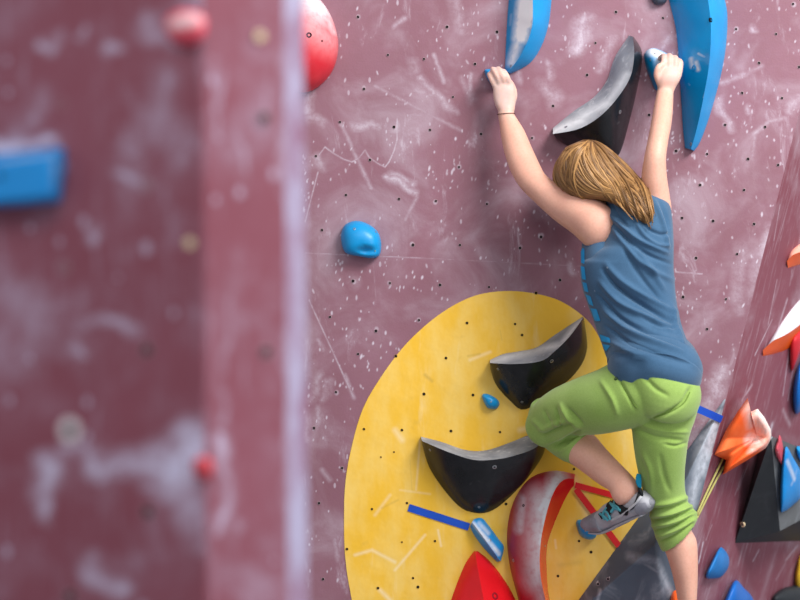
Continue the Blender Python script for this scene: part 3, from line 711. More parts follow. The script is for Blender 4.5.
vv = [RW(762, 440, 0), RW(735, 543, 0), RW(780, 531, HV), RW(771, 436, HV), RW(803, 449, HV), RW(806, 517, HV), RW(822, 450, 0), RW(826, 540, 0)]
vo = RW(775, 490, 0)
MBV = vol_mat('black_plywood', (0.010, 0.012, 0.014), .05, [(760, 485, 752, 492, 3, .25), (766, 505, 756, 512, 3, .2)], RW, .5)
MGV = vol_mat('dark_grey_top', (0.10, 0.105, 0.11), .25, None, RW, .7)
o = link('climbing_volume', mesh([v - vo for v in vv], [(0, 1, 2, 3), (0, 3, 4, 6), (1, 7, 5, 2), (4, 5, 7, 6), (0, 6, 7, 1)]), MBV); o.location = vo
tag(o, 'black wedge volume with dark grey top beyond the orange star', 'climbing volume')
link('grey_top', mesh([v - vo for v in vv], [(3, 2, 5, 4)]), MGV, o)
bolt_on(o, 742.5, 524.5, .009, M_BRASS)
def vtop(px, py, h=0.0): return RW(px, py, HV + h)
MB5 = hold_mat('blue_resin_corner', (.006, .27, .72), .4, .15, None, lst=[(790, 462, 797, 480, 5, .9), (794, 485, 800, 470, 4, .6), (787, 450, 790, 462, 2, .5)], fn=vtop)
o = dome_hold('climbing_hold', [(785.5, 447), (781.5, 470), (780.5, 508), (784, 511.5), (793, 505), (801, 496), (802, 476), (793, 458)], (791, 478), .03, MB5, vtop, p=3.2, q=3)
tag(o, 'blue wedge hold streaked with chalk, mounted on the black volume', 'climbing hold')
o = dome_hold('climbing_hold', [(777.5, 440), (775, 448), (776, 455), (780, 463), (782.5, 465), (783.5, 452), (782, 441), (779.5, 435)], (779.5, 450), .02, hold_mat('pink_red', (.62, .08, .12), .6, .3), vtop)
tag(o, 'small pinkish red hold on the black volume beside the chalky blue wedge', 'climbing hold')
o = dome_hold('climbing_hold', [(796, 448), (800, 446), (808, 450), (812, 462), (806, 466), (799, 459)], (804, 456), .02, M_BLUE, RW, hoff=.10)
tag(o, 'sliver of blue hold behind the black volume at the frame edge', 'climbing hold')
MBD = hold_mat('blue_dome', (.006, .20, .58), .45, .0, (.008, .17, .5))
o = dome_hold('climbing_hold', [(719.6, 548), (725, 550.5), (729, 558), (728, 568), (722, 576), (715, 578.5), (706, 577), (710.6, 564)], (716, 566), .03, MBD, RW, p=2.4)
tag(o, 'blue half dome hold on the turned wall, beside the bare calf', 'climbing hold')
o = dome_hold('climbing_hold', [(735, 580.5), (744, 588), (753, 599), (756, 620), (738, 630), (718, 622), (725, 599)], (737, 606), .04, hold_mat('blue_dome_low', (.004, .14, .55), .45, 0), RW, p=2.4)
tag(o, 'blue hold at the lower frame edge, below the blue half dome', 'climbing hold')
o = dome_hold('climbing_hold', [(772, 600), (780, 590), (792, 586), (806, 586), (812, 606), (800, 622), (780, 620)], (793, 602), .04, hold_mat('charcoal', (.02, .024, .03), .6, .1), RW)
tag(o, 'charcoal black hold in the lower frame corner', 'climbing hold')
MYW = hold_mat('yellow_resin', (.80, .50, .03), .45, 0, None, lst=[(798, 580, 800, 592, 6, .9)], fn=RW)
o = dome_hold('climbing_hold', [(796, 570), (800, 555), (810, 548), (816, 575), (808, 596), (798, 592), (795, 582)], (805, 574), .03, MYW, RW, hoff=.0)
tag(o, 'yellow and white hold at the frame edge above the charcoal hold', 'climbing hold')

def tube(pts, rad, n=8, close=False):
    """verts, faces of a tube along points with radii"""
    pts = [Vector(p) for p in pts]; rad = rad if hasattr(rad, '__len__') else [rad] * len(pts)
    vs, fs = [], []
    up = Vector((0, 0, 1)); prev = None
    for i, p in enumerate(pts):
        t = (pts[min(i + 1, len(pts) - 1)] - pts[max(i - 1, 0)]).normalized()
        if prev is None:
            a = t.cross(up)
            if a.length < 1e-3: a = t.cross(Vector((1, 0, 0)))
        else: a = prev - t * prev.dot(t)
        a.normalize(); prev = a; bb = t.cross(a)
        for k in range(n):
            an = 2 * math.pi * k / n; vs.append(p + (a * math.cos(an) + bb * math.sin(an)) * rad[i])
    for i in range(len(pts) - 1):
        for k in range(n): fs.append((i * n + k, i * n + (k + 1) % n, (i + 1) * n + (k + 1) % n, (i + 1) * n + k))
    fs.append(tuple(range(n - 1, -1, -1))); fs.append(tuple(range((len(pts) - 1) * n, len(pts) * n)))
    return vs, fs
def merge(parts):
    vs, fs = [], []
    for v, f in parts:
        b = len(vs); vs += list(v); fs += [tuple(i + b for i in q) for q in f]
    return vs, fs
M_CORD = plain('olive_cord', (.50, .46, .16), .7, .1)
cp = []
for pts in ([(726, 452), (715, 475), (706, 494), (696.5, 515)], [(731, 455), (720, 473), (709, 494), (698, 516)]):
    q = cr(pts, 14); cp.append(tube([RW(x, y, .006) for x, y in q], .0032))
lp = [RW(x, y, .006) for x, y in cr([(696.5, 515), (696, 517), (697, 518), (698, 516)], 6)]
cp.append(tube(lp, .003))
v, f = merge(cp); o = link('cord', mesh(v, f), M_CORD, smooth=180); recenter(o, RW(712, 485, 0))
tag(o, 'thin doubled yellow green cord hanging from the orange star hold', 'cord')

# ------------------------------------------------------------------ foreground holds (out of focus)
def left_hold_block():
    o_ = [(-40, 166), (-10, 160), (30, 154), (61, 152), (62, 168), (59, 199), (30, 203), (-40, 207)]
    vs = [left_wall(x, y, 0) for x, y in [(-44, 160), (-10, 154), (30, 149), (66, 146), (67, 168), (62, 203), (30, 206), (-44, 210)]]
    front = [left_wall(x, y, .05) for x, y in [(-40, 170), (-10, 166), (30, 160), (50, 157), (51, 170), (49, 196), (30, 200), (-40, 205)]]
    n = 8
    me = mesh(vs + front, [tuple(range(n)), tuple(range(2 * n - 1, n - 1, -1))] + [(i, (i + 1) % n, n + (i + 1) % n, n + i) for i in range(n)])
    return me
MBL = hold_mat('blue_resin_near', (.006, .27, .70), .5, .0, None, lst=[(57, 150, 56, 200, 5, .45), (0, 160, 55, 153, 4, .45)], fn=left_wall)
o = link('climbing_hold', left_hold_block(), MBL); recenter(o, left_wall(10, 180))
b_ = o.modifiers.new('edge', 'BEVEL'); b_.width = .006; b_.segments = 3
tag(o, 'blurred blue block hold on the foreground panel', 'climbing hold')
bolt_on(o, 0, 176, .005, M_HOLE, 'bolt_recess')
MPK = hold_mat('pink_chalk', (.68, .07, .11), .6, .0, None, lst=[(165, 22, 200, 14, 13, .9), (172, 28, 196, 22, 7, .5)], fn=left_wall)
o = dome_hold('climbing_hold', [(166, 18), (180, 10), (198, 12), (206, 22), (203, 38), (190, 46), (174, 43), (166, 32)], (186, 28), .03, MPK, left_wall)
tag(o, 'blurred pink and white chalked hold high on the foreground panel', 'climbing hold')
o = dome_hold('climbing_hold', [(193, 462), (202, 457), (211, 460), (213, 472), (207, 480), (196, 477)], (203, 468), .018, hold_mat('dull_red', (.55, .05, .07), .6, .1), left_wall)
tag(o, 'blurred small red hold in a chalk patch low on the foreground panel', 'climbing hold')

# ------------------------------------------------------------------ the climber
def px_of(w):
    d = w.y - CAM_Y
    return 400 + F * w.x / d, 300 - F * (w.z - CAM_Z) / d

def loft(rings, n=48, ns=24, power=2.0, samples=None, level=False):
    """closed body through rings (ax, ay, bx, by, depth Y, half thickness)"""
    r = cr(rings, samples or (len(rings) * 7))
    A = [P(q[0], q[1], q[4]) for q in r]; B = [P(q[2], q[3], q[4]) for q in r]
    C = [(a + b) / 2 for a, b in zip(A, B)]
    vs, fs = [], []
    m = len(r); vprev = None
    for i in range(m):
        t = (C[min(i + 1, m - 1)] - C[max(i - 1, 0)])
        u = (A[i] - B[i]) / 2
        v = t.cross(u)
        if v.length < 1e-9: v = vprev.copy() if vprev else Vector((0, 1, 0))
        v.normalize()
        if level: v = Vector((0, 1, 0))
        if vprev and v.dot(vprev) < 0: v = -v
        vprev = v
        v = v * r[i][5]
        for k in range(n):
            a = 2 * math.pi * k / n; ca, sa = math.cos(a), math.sin(a)
            ca = math.copysign(abs(ca) ** (2 / power), ca); sa = math.copysign(abs(sa) ** (2 / power), sa)
            vs.append(C[i] + u * ca + v * sa)
    for i in range(m - 1):
        for k in range(n): fs.append((i * n + k, i * n + (k + 1) % n, (i + 1) * n + (k + 1) % n, (i + 1) * n + k))
    fs.append(tuple(range(n - 1, -1, -1))); fs.append(tuple(range((m - 1) * n, m * n)))
    return vs, fs

def ball(c, rx, ry, rz, ax=None, nu=28, nv=18):
    M = Matrix(ax).transposed() if ax else Matrix.Identity(3)
    vs, fs = [Vector(c) + M @ Vector((0, 0, rz))], []
    for j in range(1, nv):
        b = math.pi * j / nv
        for k in range(nu):
            a = 2 * math.pi * k / nu
            vs.append(Vector(c) + M @ Vector((rx * math.sin(b) * math.cos(a), ry * math.sin(b) * math.sin(a), rz * math.cos(b))))
    vs.append(Vector(c) + M @ Vector((0, 0, -rz)))
    for k in range(nu): fs.append((0, 1 + k, 1 + (k + 1) % nu))
    for j in range(nv - 2):
        for k in range(nu): fs.append((1 + j * nu + k, 1 + (j + 1) * nu + k, 1 + (j + 1) * nu + (k + 1) % nu, 1 + j * nu + (k + 1) % nu))
    e = 1 + (nv - 1) * nu
    for k in range(nu): fs.append((e, e - nu + (k + 1) % nu, e - nu + k))
    return vs, fs

def finger(pts, r0=.0088, r1=.0070):
    w = [P(x, y, Y) for x, y, Y in pts]
    q = cr([tuple(p) for p in w], 16)
    rr = np.linspace(r0, r1, 16)
    v, f = tube([Vector(p) for p in q], rr, 12)
    b = ball(w[-1], r1, r1, r1, None, 12, 8)
    return [(v, f), b]

def remesh(parts, vox, smooth, it, name):
    """one continuous closed surface from overlapping closed pieces"""
    v, f = merge(parts)
    me = mesh(v, f); o = bpy.data.objects.new('tmp', me); COL.objects.link(o)
    md = o.modifiers.new('r', 'REMESH'); md.mode = 'VOXEL'; md.voxel_size = vox; md.adaptivity = 0
    sm = o.modifiers.new('s', 'SMOOTH'); sm.factor = smooth; sm.iterations = it
    dg = bpy.context.evaluated_depsgraph_get(); dg.update()
    out = bpy.data.meshes.new_from_object(o.evaluated_get(dg))
    bpy.data.objects.remove(o); out.name = name
    return out

def crease(me, lines, origin=None, facing=0.25):
    """folds in cloth: (points, width px, height m); a positive height is a raised fold"""
    n = len(me.vertices)
    co = np.empty(n * 3); me.vertices.foreach_get('co', co); co = co.reshape(-1, 3)
    no = np.empty(n * 3); me.vertex_normals.foreach_get('vector', no); no = no.reshape(-1, 3)
    d = co[:, 1] - CAM_Y
    pp = np.stack([400 + F * co[:, 0] / d, 300 - F * (co[:, 2] - CAM_Z) / d], 1)
    tot = np.zeros(n)
    for pts, w, a in lines:
        q = cr(pts, 24); best = np.full(n, 1e9); tt = np.zeros(n)
        for i in range(23):
            A, B = q[i], q[i + 1]; ba = B - A; h = np.clip(((pp - A) @ ba) / (ba @ ba + 1e-9), 0, 1)
            dd = np.linalg.norm(pp - A - h[:, None] * ba, axis=1)
            m = dd < best; best[m] = dd[m]; tt[m] = (i + h[m]) / 23
        prof = np.clip(np.sin(np.pi * np.clip(tt * .94 + .03, 0, 1)), 0, 1) ** .6
        tot += a * np.exp(-(best / w) ** 2) * prof
    wgt = np.clip((facing - no[:, 1]) / .4, 0, 1)
    co = co + no * (tot * wgt)[:, None]
    me.vertices.foreach_set('co', co.ravel()); me.update()

def skin_mat():
    m, nt, b = new_mat('skin', .5, .35); n = N(nt); pos = n.node('ShaderNodeNewGeometry').outputs['Position']
    c = n.mixc(n.ramp(n.noise(pos, 12, 4), .3, .7), (.76, .42, .315, 1), (.70, .37, .275, 1))
    c = n.mixc(n.ramp(n.noise(pos, 150, 2), .4, .7, 0, .25), c, (.60, .28, .20, 1))
    def hand(x, y, Y): return P(x, y, Y)
    ck = None
    for (x1, y1, Y1, x2, y2, Y2, r, s) in [(505, 100, -.075, 500, 72, -.06, .075, 1.5), (669, 76, -.12, 668, 58, -.08, .07, 1.5)]:
        g = n.node('ShaderNodeGroup'); g.node_tree = SEG; n.put(g.inputs['P'], pos)
        g.inputs['A'].default_value = P(x1, y1, Y1); g.inputs['B'].default_value = P(x2, y2, Y2); g.inputs['R'].default_value = r; g.inputs['S'].default_value = s
        ck = g.outputs[0] if ck is None else n.math('MAXIMUM', ck, g.outputs[0])
    k = n.math('MULTIPLY', n.math('MULTIPLY', ck, n.ramp(n.noise(pos, 45, 4), .2, .65, .55, 1.0), clamp=True), .6)
    nt.links.new(n.mixc(k, c, (.56, .49, .485, 1)), b.inputs['Base Color'])
    b.inputs['Subsurface Weight'].default_value = .12; b.inputs['Subsurface Radius'].default_value = (.02, .008, .004); b.inputs['Subsurface Scale'].default_value = .4
    return m

body = []
# left arm, stretched up
body.append(loft([(498.5, 109, 514.5, 109, -.077, .020), (498, 114.5, 514, 113.5, -.08, .021), (499.5, 124, 518, 120.5, -.087, .025), (501, 137, 524.5, 131, -.098, .031), (505, 155, 532, 148, -.115, .036), (511, 172, 539, 163, -.14, .037), (520, 187, 545.5, 175, -.17, .037),
                  (534, 201.5, 556, 183, -.195, .042), (553, 219, 573, 191, -.22, .049), (573, 234, 590, 195.5, -.25, .060), (589, 248.5, 602, 200, -.272, .064), (597, 250.5, 606, 205, -.276, .058), (606, 246, 612, 212, -.262, .036), (618, 240, 623, 216, -.25, .025)]))
# right arm
body.append(loft([(658, 86, 674, 87, -.112, .02), (657, 91, 673.5, 92, -.12, .021), (654, 106, 673, 107, -.16, .027), (651, 123, 671.5, 124, -.215, .034), (647.5, 141, 668, 143, -.27, .037), (644, 158, 666, 159, -.295, .039),
                  (641.5, 176, 667, 177, -.29, .044), (640.5, 192, 669.5, 194, -.272, .050), (639, 208, 671, 212, -.258, .055), (632, 228, 663, 234, -.255, .055)]))
# left hand: palm, fingers over the crimp, thumb along its side
body.append(loft([(499, 112, 514.3, 112, -.079, .0195), (496, 107, 515, 107.5, -.076, .019), (493.6, 99, 516, 99, -.074, .018), (493, 91, 515, 90, -.074, .017), (493.5, 85, 513, 83, -.073, .014), (495, 81.5, 511.5, 79.5, -.07, .008)], power=2.3))
for pts in ([(496, 88, -.074), (492.2, 80, -.080), (489.6, 74.5, -.066), (490, 76, -.045)], [(500.5, 86, -.076), (497, 76, -.088), (493, 69.5, -.070), (493.5, 71, -.045)],
            [(505, 85, -.076), (501.5, 74.5, -.090), (498.4, 69, -.070), (498.5, 71, -.044)], [(509.8, 86, -.074), (507, 77, -.086), (503.6, 71.5, -.068), (503.5, 73, -.043)]):
    body += finger(pts, .0094, .0078)
body += finger([(511.5, 103, -.07), (514, 95, -.052), (512, 86, -.036), (508, 80, -.03)], .0115, .0085)
# right hand: a fist pinching the blue hold
body.append(loft([(658.5, 91, 673.6, 92, -.121, .02), (657, 84, 676.5, 86, -.123, .021), (656.5, 77, 680, 80, -.126, .022), (658.5, 71, 682, 74, -.123, .019), (661, 67, 680.5, 69.5, -.116, .014)], power=2.3))
for pts in ([(662.8, 70, -.124), (663.8, 60.5, -.125), (663.5, 56, -.100), (660, 58, -.078)], [(668.6, 69, -.126), (669.6, 59.5, -.124), (669.4, 55.5, -.098), (665, 58, -.076)],
            [(674.5, 70, -.126), (675.8, 61, -.122), (675, 57.5, -.096), (670.5, 60, -.073)], [(679.5, 72, -.122), (680.6, 64.5, -.116), (679.5, 61, -.092), (675, 64, -.068)]):
    body += finger(pts, .0090, .0076)
body += finger([(660.5, 84, -.125), (657, 75, -.135), (658.6, 67.5, -.138), (663, 64.5, -.130)], .0115, .0085)
# head, neck, face turned to the wall
HC = P(588, 177, -.185)
UP = Vector((-.50, -.02, .86)).normalized(); FW = (Vector((0, 1, 0)) - UP * UP.y).normalized(); RT = FW.cross(UP).normalized()
AX = (RT, FW, UP)
def hp(r, f, u): return HC + RT * r + FW * f + UP * u
body.append(ball(hp(0, -.002, .005), .070, .084, .080, AX)); body.append(ball(hp(0, .018, -.045), .055, .062, .068, AX)); body.append(ball(hp(0, .062, -.088), .024, .02, .018, AX))
v_, f_ = tube([hp(0, .083, .02), hp(0, .094, -.005), hp(0, .106, -.024), hp(0, .09, -.032)], [.008, .009, .013, .010], 12); body.append((v_, f_))
body.append(ball(hp(0, .076, -.055), .022, .012, .006, AX)); body.append(ball(hp(0, .074, -.065), .019, .012, .007, AX))
for s in (-1, 1):
    body.append(ball(hp(s * .03, .078, .026), .022, .010, .007, AX)); body.append(ball(hp(s * .043, .058, -.022), .024, .022, .02, AX))
    body.append(ball(hp(s * .075, -.008, -.008), .010, .018, .030, AX))
v_, f_ = tube([hp(0, -.02, -.03), P(612, 195, -.22), P(628, 212, -.245), P(634, 230, -.26)], [.056, .054, .058, .08], 28); body.append((v_, f_))
# trunk under the shirt
body.append(loft([(606, 212, 664, 210, -.25, .06), (606, 240, 668, 240, -.268, .085), (592, 270, 668, 278, -.28, .09), (597, 305, 672, 315, -.297, .085), (612, 345, 682, 352, -.34, .085), (620, 372, 690, 384, -.37, .09), (630, 395, 690, 402, -.37, .085)]))
# bent leg below the cuff, foot
body.append(loft([(548, 405, 572, 432, -.15, .035), (583, 431, 559, 451, -.15, .046), (594, 435, 564, 458, -.172, .052), (608, 451, 581, 470.5, -.208, .049), (621.5, 465, 597, 482.5, -.245, .042), (633, 477, 608.5, 490, -.272, .034),
                  (639, 485, 612.5, 498.5, -.28, .031), (640, 490, 617, 503.5, -.272, .025), (638, 496, 622, 508, -.262, .018)]))
body.append(loft([(643, 496, 645, 508, -.30, .02), (630, 502, 632, 513, -.26, .024), (612, 508, 614, 522, -.185, .028), (600, 517, 602, 527, -.14, .026), (592, 521, 593, 526, -.112, .018)]))
body.append(loft([(640, 385, 600, 425, -.33, .07), (590, 384, 600, 420, -.28, .06), (562, 392, 580, 425, -.22, .05), (540, 408, 565, 432, -.155, .045)]))
# standing leg below the cuff, down to the foot
body.append(loft([(645, 420, 684, 420, -.325, .045), (648, 470, 676, 470, -.28, .04), (658, 512, 683, 508, -.235, .042), (661, 535, 691, 529, -.228, .052), (664.5, 549, 696.5, 541, -.225, .056), (669.5, 564, 697.6, 561, -.222, .055), (674, 581, 697.4, 580, -.218, .050), (677.5, 600, 696.6, 600, -.212, .042),
                  (681, 628, 695.5, 628, -.20, .033), (682.5, 652, 695.5, 652, -.19, .029), (682, 668, 696, 668, -.185, .03), (683, 676, 696, 676, -.18, .028)]))
body.append(loft([(683, 670, 697, 670, -.20, .022), (681, 675, 698, 675, -.175, .024), (678, 682, 700, 682, -.14, .02), (680, 688, 697, 688, -.11, .012)]))
bme = remesh(body, .0032, .5, 4, 'person')
M_SKIN = skin_mat()
person = link('person', bme, M_SKIN, smooth=180)
BASE = P(668, 520, -.30); recenter(person, BASE)
tag(person, 'person in sleeveless blue top and green trousers climbing with both arms raised', 'person')
def wear(name, me, mat, parent=None, smooth=180):
    par = parent or person
    org = BASE if parent is None else BASE
    me.transform(Matrix.Translation(-org))
    return link(name, me, mat, par, smooth)

M_EYE = plain('eye_white', (.8, .78, .75), .2, .5); M_IRIS = plain('eye_iris', (.10, .16, .18), .2, .5)
for s in (-1, 1):
    v, f = ball(hp(s * .031, .070, .010), .012, .012, .012, AX, 16, 10); e = wear('eye', mesh(v, f), M_EYE)
    v, f = ball(hp(s * .031, .0795, .010), .0055, .004, .0055, AX, 12, 8); wear('iris', mesh(v, f), M_IRIS, e)

# bracelet
q = [];
for k in range(25):
    a = 2 * math.pi * k / 24; c0 = P(506.2, 114, -.081); q.append(c0 + Vector((.0255 * math.cos(a), .0235 * math.sin(a), .0015 * math.cos(a))))
v, f = tube(q, .0011, 6); o = wear('hair_tie', mesh(v, f), plain('brown_elastic', (.16, .07, .05), .7)); o['label'] = 'thin brown hair tie around the wrist'

# shirt
def cloth_mat(name, c1, c2, scale=9, sheen=.2, flecks_=0.0):
    m, nt, b = new_mat(name, .85, .15); n = N(nt); pos = n.node('ShaderNodeNewGeometry').outputs['Position']
    c = n.mixc(n.ramp(n.noise(pos, scale, 6, .6), .3, .7), (*c1, 1), (*c2, 1))
    c = n.mixc(n.ramp(n.noise(pos, 350, 2), .35, .65, 0, .18), c, (*[min(1, x * 1.6) for x in c2], 1))
    if flecks_: c = n.mixc(n.math('MULTIPLY', flecks(n, pos, 26, .06, .8, (1, 1, 1)), flecks_), c, (.5, .58, .66, 1))
    nt.links.new(c, b.inputs['Base Color']); nt.links.new(n.bump(n.noise(pos, 420, 2), .25, .001), b.inputs['Normal'])
    b.inputs['Sheen Weight'].default_value = sheen
    return m
M_SHIRT = cloth_mat('blue_jersey', (.034, .088, .165), (.048, .112, .20), flecks_=.35)
v, f = loft([(605, 199.5, 652, 196, -.238, .030), (602.5, 201, 663, 198.5, -.24, .055), (604, 207, 669, 206, -.25, .075), (606.5, 218, 671.5, 219, -.264, .098), (606, 230, 672.5, 233, -.270, .107), (603, 240, 673, 245, -.275, .111), (597.5, 249, 673, 255, -.278, .113), (588, 255.5, 673, 263, -.280, .115),
             (581, 265, 673.5, 275, -.281, .115), (582, 284, 675, 295, -.288, .110), (588, 302, 677.5, 313, -.298, .106), (595, 320, 682, 333, -.315, .104), (602, 338, 688.5, 352, -.337, .108), (607, 350, 695, 367, -.355, .120), (608.5, 358, 700, 380.5, -.366, .132),
             (610, 358, 699, 381, -.366, .122), (616, 353, 690, 374, -.363, .108)], n=220, samples=280, power=2.25)
v2, f2 = loft([(586, 234, 606, 234, -.215, .03), (583, 240, 612, 240, -.222, .048), (581.5, 249, 615, 249, -.235, .06), (581, 262, 620, 262, -.262, .085), (582, 280, 620, 280, -.278, .09), (588, 290, 620, 290, -.285, .05)], n=60, samples=50)
v, f = merge([(v, f), (v2, f2)])
sme = mesh(v, f)
crease(sme, [
    ([(608, 211), (622, 226), (640, 241), (667, 253)], 2.47, 0.0145), ([(609, 219), (624, 236), (645, 253), (670, 264)], 2.09, -0.0101), ([(612, 222), (624, 245), (645, 266), (672, 280)], 2.85, 0.0116),
    ([(636, 222), (645, 236), (656, 244), (668, 246)], 2.09, 0.0101), ([(640, 216), (648, 228), (660, 234), (669, 234)], 1.71, -0.0087), ([(654, 200), (660, 215), (665, 232), (668, 248)], 1.90, 0.0087), ([(659, 200), (666, 216), (669, 232)], 1.42, -0.0072),
    ([(603, 270), (618, 288), (645, 306), (676, 324)], 2.28, -0.0159), ([(606, 264), (622, 281), (648, 298), (676, 313)], 2.85, 0.0101), ([(600, 282), (620, 303), (648, 318), (672, 330)], 2.85, 0.0130), ([(598, 295), (620, 318), (650, 333), (682, 345)], 2.09, -0.0116),
    ([(604, 310), (628, 330), (655, 342), (686, 353)], 2.85, 0.0130), ([(606, 326), (630, 343), (660, 354), (690, 364)], 2.09, -0.0116), ([(608, 340), (630, 352), (660, 364), (694, 376)], 2.85, 0.0101), ([(612, 352), (640, 360), (665, 372)], 1.90, -0.0087),
    ([(630, 240), (650, 268), (664, 290)], 2.85, 0.0087), ([(620, 240), (640, 275), (660, 300)], 2.38, -0.0087), ([(672, 305), (676, 325), (684, 345)], 2.38, 0.0087), ([(640, 316), (660, 326), (678, 328)], 1.71, -0.0087), ([(612, 205), (618, 216), (628, 228)], 1.71, -0.0072)])
shirt = wear('shirt', sme, M_SHIRT)
# bright strip along its far side
M_CYAN = plain('cyan_print', (.01, .33, .72), .6, .2)
sbv = BVHTree.FromPolygons([vv_.co + BASE for vv_ in sme.vertices], [tuple(p.vertices) for p in sme.polygons])
def on_surface(bv, px, py, off=.0015):
    h = bv.ray_cast(CAM, (P(px, py) - CAM).normalized())
    if h[0] is None: return None
    nn = h[1] if h[1].dot(CAM - h[0]) > 0 else -h[1]
    return h[0] + nn * off, nn
def patch(bv, outline, name, mat, parent, nn_=20, off=.0018):
    """a flat patch lying on a surface, given by its outline"""
    cx = sum(p[0] for p in outline) / len(outline); cy = sum(p[1] for p in outline) / len(outline)
    ring_ = lin(list(outline) + [outline[0]], nn_ + 1)[:-1]; vs_, ok = [], True
    for t in (1, .66, .33):
        for x, y in ring_:
            h = on_surface(bv, cx + (x - cx) * t, cy + (y - cy) * t, off)
            vs_.append(h[0] if h else None)
    h = on_surface(bv, cx, cy, off); vs_.append(h[0] if h else None)
    if vs_[-1] is None: return None
    for i in range(len(vs_) - 2, -1, -1):
        if vs_[i] is None: vs_[i] = vs_[i + nn_] if i + nn_ < len(vs_) - 1 and vs_[i + nn_] is not None else vs_[-1]
    fs_ = []
    for j in range(2):
        for k in range(nn_): fs_.append((j * nn_ + k, j * nn_ + (k + 1) % nn_, (j + 1) * nn_ + (k + 1) % nn_, (j + 1) * nn_ + k))
    for k in range(nn_): fs_.append((2 * nn_ + k, 2 * nn_ + (k + 1) % nn_, 3 * nn_))
    return wear(name, mesh(vs_, fs_), mat, parent)
for ol in ([(581.3, 247), (585, 249), (585, 264), (581.6, 263)], [(581.3, 266), (585, 267), (586.5, 280), (582.6, 279)], [(583, 282), (587, 283), (589, 292), (585, 291)], [(586, 294), (591, 296), (594, 306), (589.5, 304)], [(591, 308), (597, 309), (601, 321), (595.5, 321)],
           [(600, 334), (610, 338), (611, 343), (602, 341)], [(603, 344), (611, 345), (607, 351), (605.5, 350)]):
    patch(sbv, ol, 'side_print', M_CYAN, shirt)

# trousers
thigh = loft([(634, 366, 688, 412, -.368, .104), (615, 363, 668, 417, -.362, .106), (592, 373, 634, 426, -.325, .10), (569, 382, 606, 431, -.272, .085), (549, 392, 584, 431, -.217, .073), (535.5, 403, 571, 437, -.165, .066), (527.5, 417, 558, 444, -.13, .058), (527, 425, 548, 444, -.115, .04)])
low = loft([(531, 406, 562, 402, -.155, .05), (527.5, 420, 574, 412, -.14, .062), (530, 432, 582, 421, -.135, .064), (539, 442, 584.5, 426, -.14, .063), (551, 452.5, 586, 430, -.15, .061), (564.5, 461.5, 591.5, 430, -.165, .060), (567, 460.5, 590, 433, -.165, .055), (563, 456, 585, 432, -.16, .049)])
pelvis = loft([(614, 358, 694, 377, -.362, .10), (612, 368, 699.5, 388, -.37, .118), (622, 384, 701, 397, -.37, .122), (636, 400, 698, 403, -.35, .098), (638, 412, 692, 416, -.335, .08)])
stand = loft([(636, 398, 700.5, 399, -.340, .088), (632, 420, 694.5, 420, -.335, .086), (632.5, 436, 689, 435, -.328, .083), (635, 456, 686, 454, -.305, .078), (638.5, 474, 684.5, 472, -.280, .072), (644, 495, 685, 490, -.255, .066), (649, 510, 689.5, 503, -.240, .067), (651.5, 524, 695, 510, -.232, .069),
              (656, 538, 697, 514.5, -.230, .068), (662, 551, 696, 519, -.228, .064), (665, 549.5, 694, 521.5, -.228, .060), (662, 543, 691, 518, -.228, .056)])
tme = remesh([thigh, low, pelvis, stand], .0034, .5, 5, 'trousers')
crease(tme, [
    ([(613, 368), (622, 385), (636, 411)], 1.80, -0.0060), ([(640, 372), (655, 388), (668, 396)], 2.20, -0.0060), ([(600, 380), (612, 398), (618, 416)], 2.50, 0.0060), ([(568, 408), (575, 416), (583, 424)], 1.80, -0.0075), ([(556, 408), (558, 418), (561, 428)], 1.80, -0.0075),
    ([(560, 404), (568, 418), (580, 428)], 2.20, 0.0075), ([(543, 435), (556, 430), (572, 424)], 2.00, -0.0090), ([(540, 430), (552, 425), (566, 421)], 2.20, 0.0075), ([(547, 443), (560, 436), (576, 428)], 2.00, 0.0090), ([(552, 448), (565, 440), (580, 430)], 1.60, -0.0075), ([(557, 452), (568, 446), (583, 433)], 1.80, 0.0075),
    ([(544, 410), (548, 420), (555, 428)], 2.00, -0.0060), ([(532, 420), (540, 426), (548, 432)], 2.50, 0.0060),
    ([(638, 430), (655, 437), (684, 441)], 2.50, -0.0090), ([(640, 424), (660, 430), (688, 432)], 2.00, 0.0060), ([(664, 444), (676, 446), (687, 443)], 1.40, -0.0060), ([(642, 452), (650, 470), (652, 492)], 2.50, 0.0060), ([(660, 455), (664, 475), (670, 492)], 2.50, -0.0053),
    ([(650, 505), (668, 503), (688, 497)], 2.20, 0.0090), ([(650, 510), (668, 508), (689, 502)], 1.80, -0.0105), ([(650, 516), (670, 513), (692, 506)], 2.00, 0.0135), ([(651, 521), (670, 518), (693, 509.5)], 1.60, -0.0120), ([(652, 526), (672, 522), (695, 513)], 2.00, 0.0135), ([(654, 531), (672, 527), (690, 517)], 1.50, -0.0105),
    ([(657, 537), (673, 531), (695, 519)], 2.00, 0.0120), ([(660, 542), (675, 535), (692, 523)], 1.40, -0.0090), ([(690, 389), (683, 403), (668, 413), (652, 419)], 2.00, -0.0150)])
M_GREEN = cloth_mat('green_cotton', (.235, .365, .075), (.29, .425, .11), scale=7)
trousers = wear('trousers', tme, M_GREEN)
tbv = BVHTree.FromPolygons([vv_.co + BASE for vv_ in tme.vertices], [tuple(p.vertices) for p in tme.polygons])
def seam(bv, pts, r, name, mat, parent, off=.0008, n=40):
    q_ = cr(pts, n); w_ = [h[0] for h in (on_surface(bv, x, y, off) for x, y in q_) if h]
    keep = [w_[0]]
    for p in w_[1:]:
        if (p - keep[-1]).length < .03: keep.append(p)
    v, f = tube(keep, r, 6); return wear(name, mesh(v, f), mat, parent)
M_SEAM = plain('green_seam', (.17, .27, .05), .8, .1)
seam(tbv, [(617, 372), (624, 388), (637, 408)], .0013, 'pocket_seam', M_SEAM, trousers)
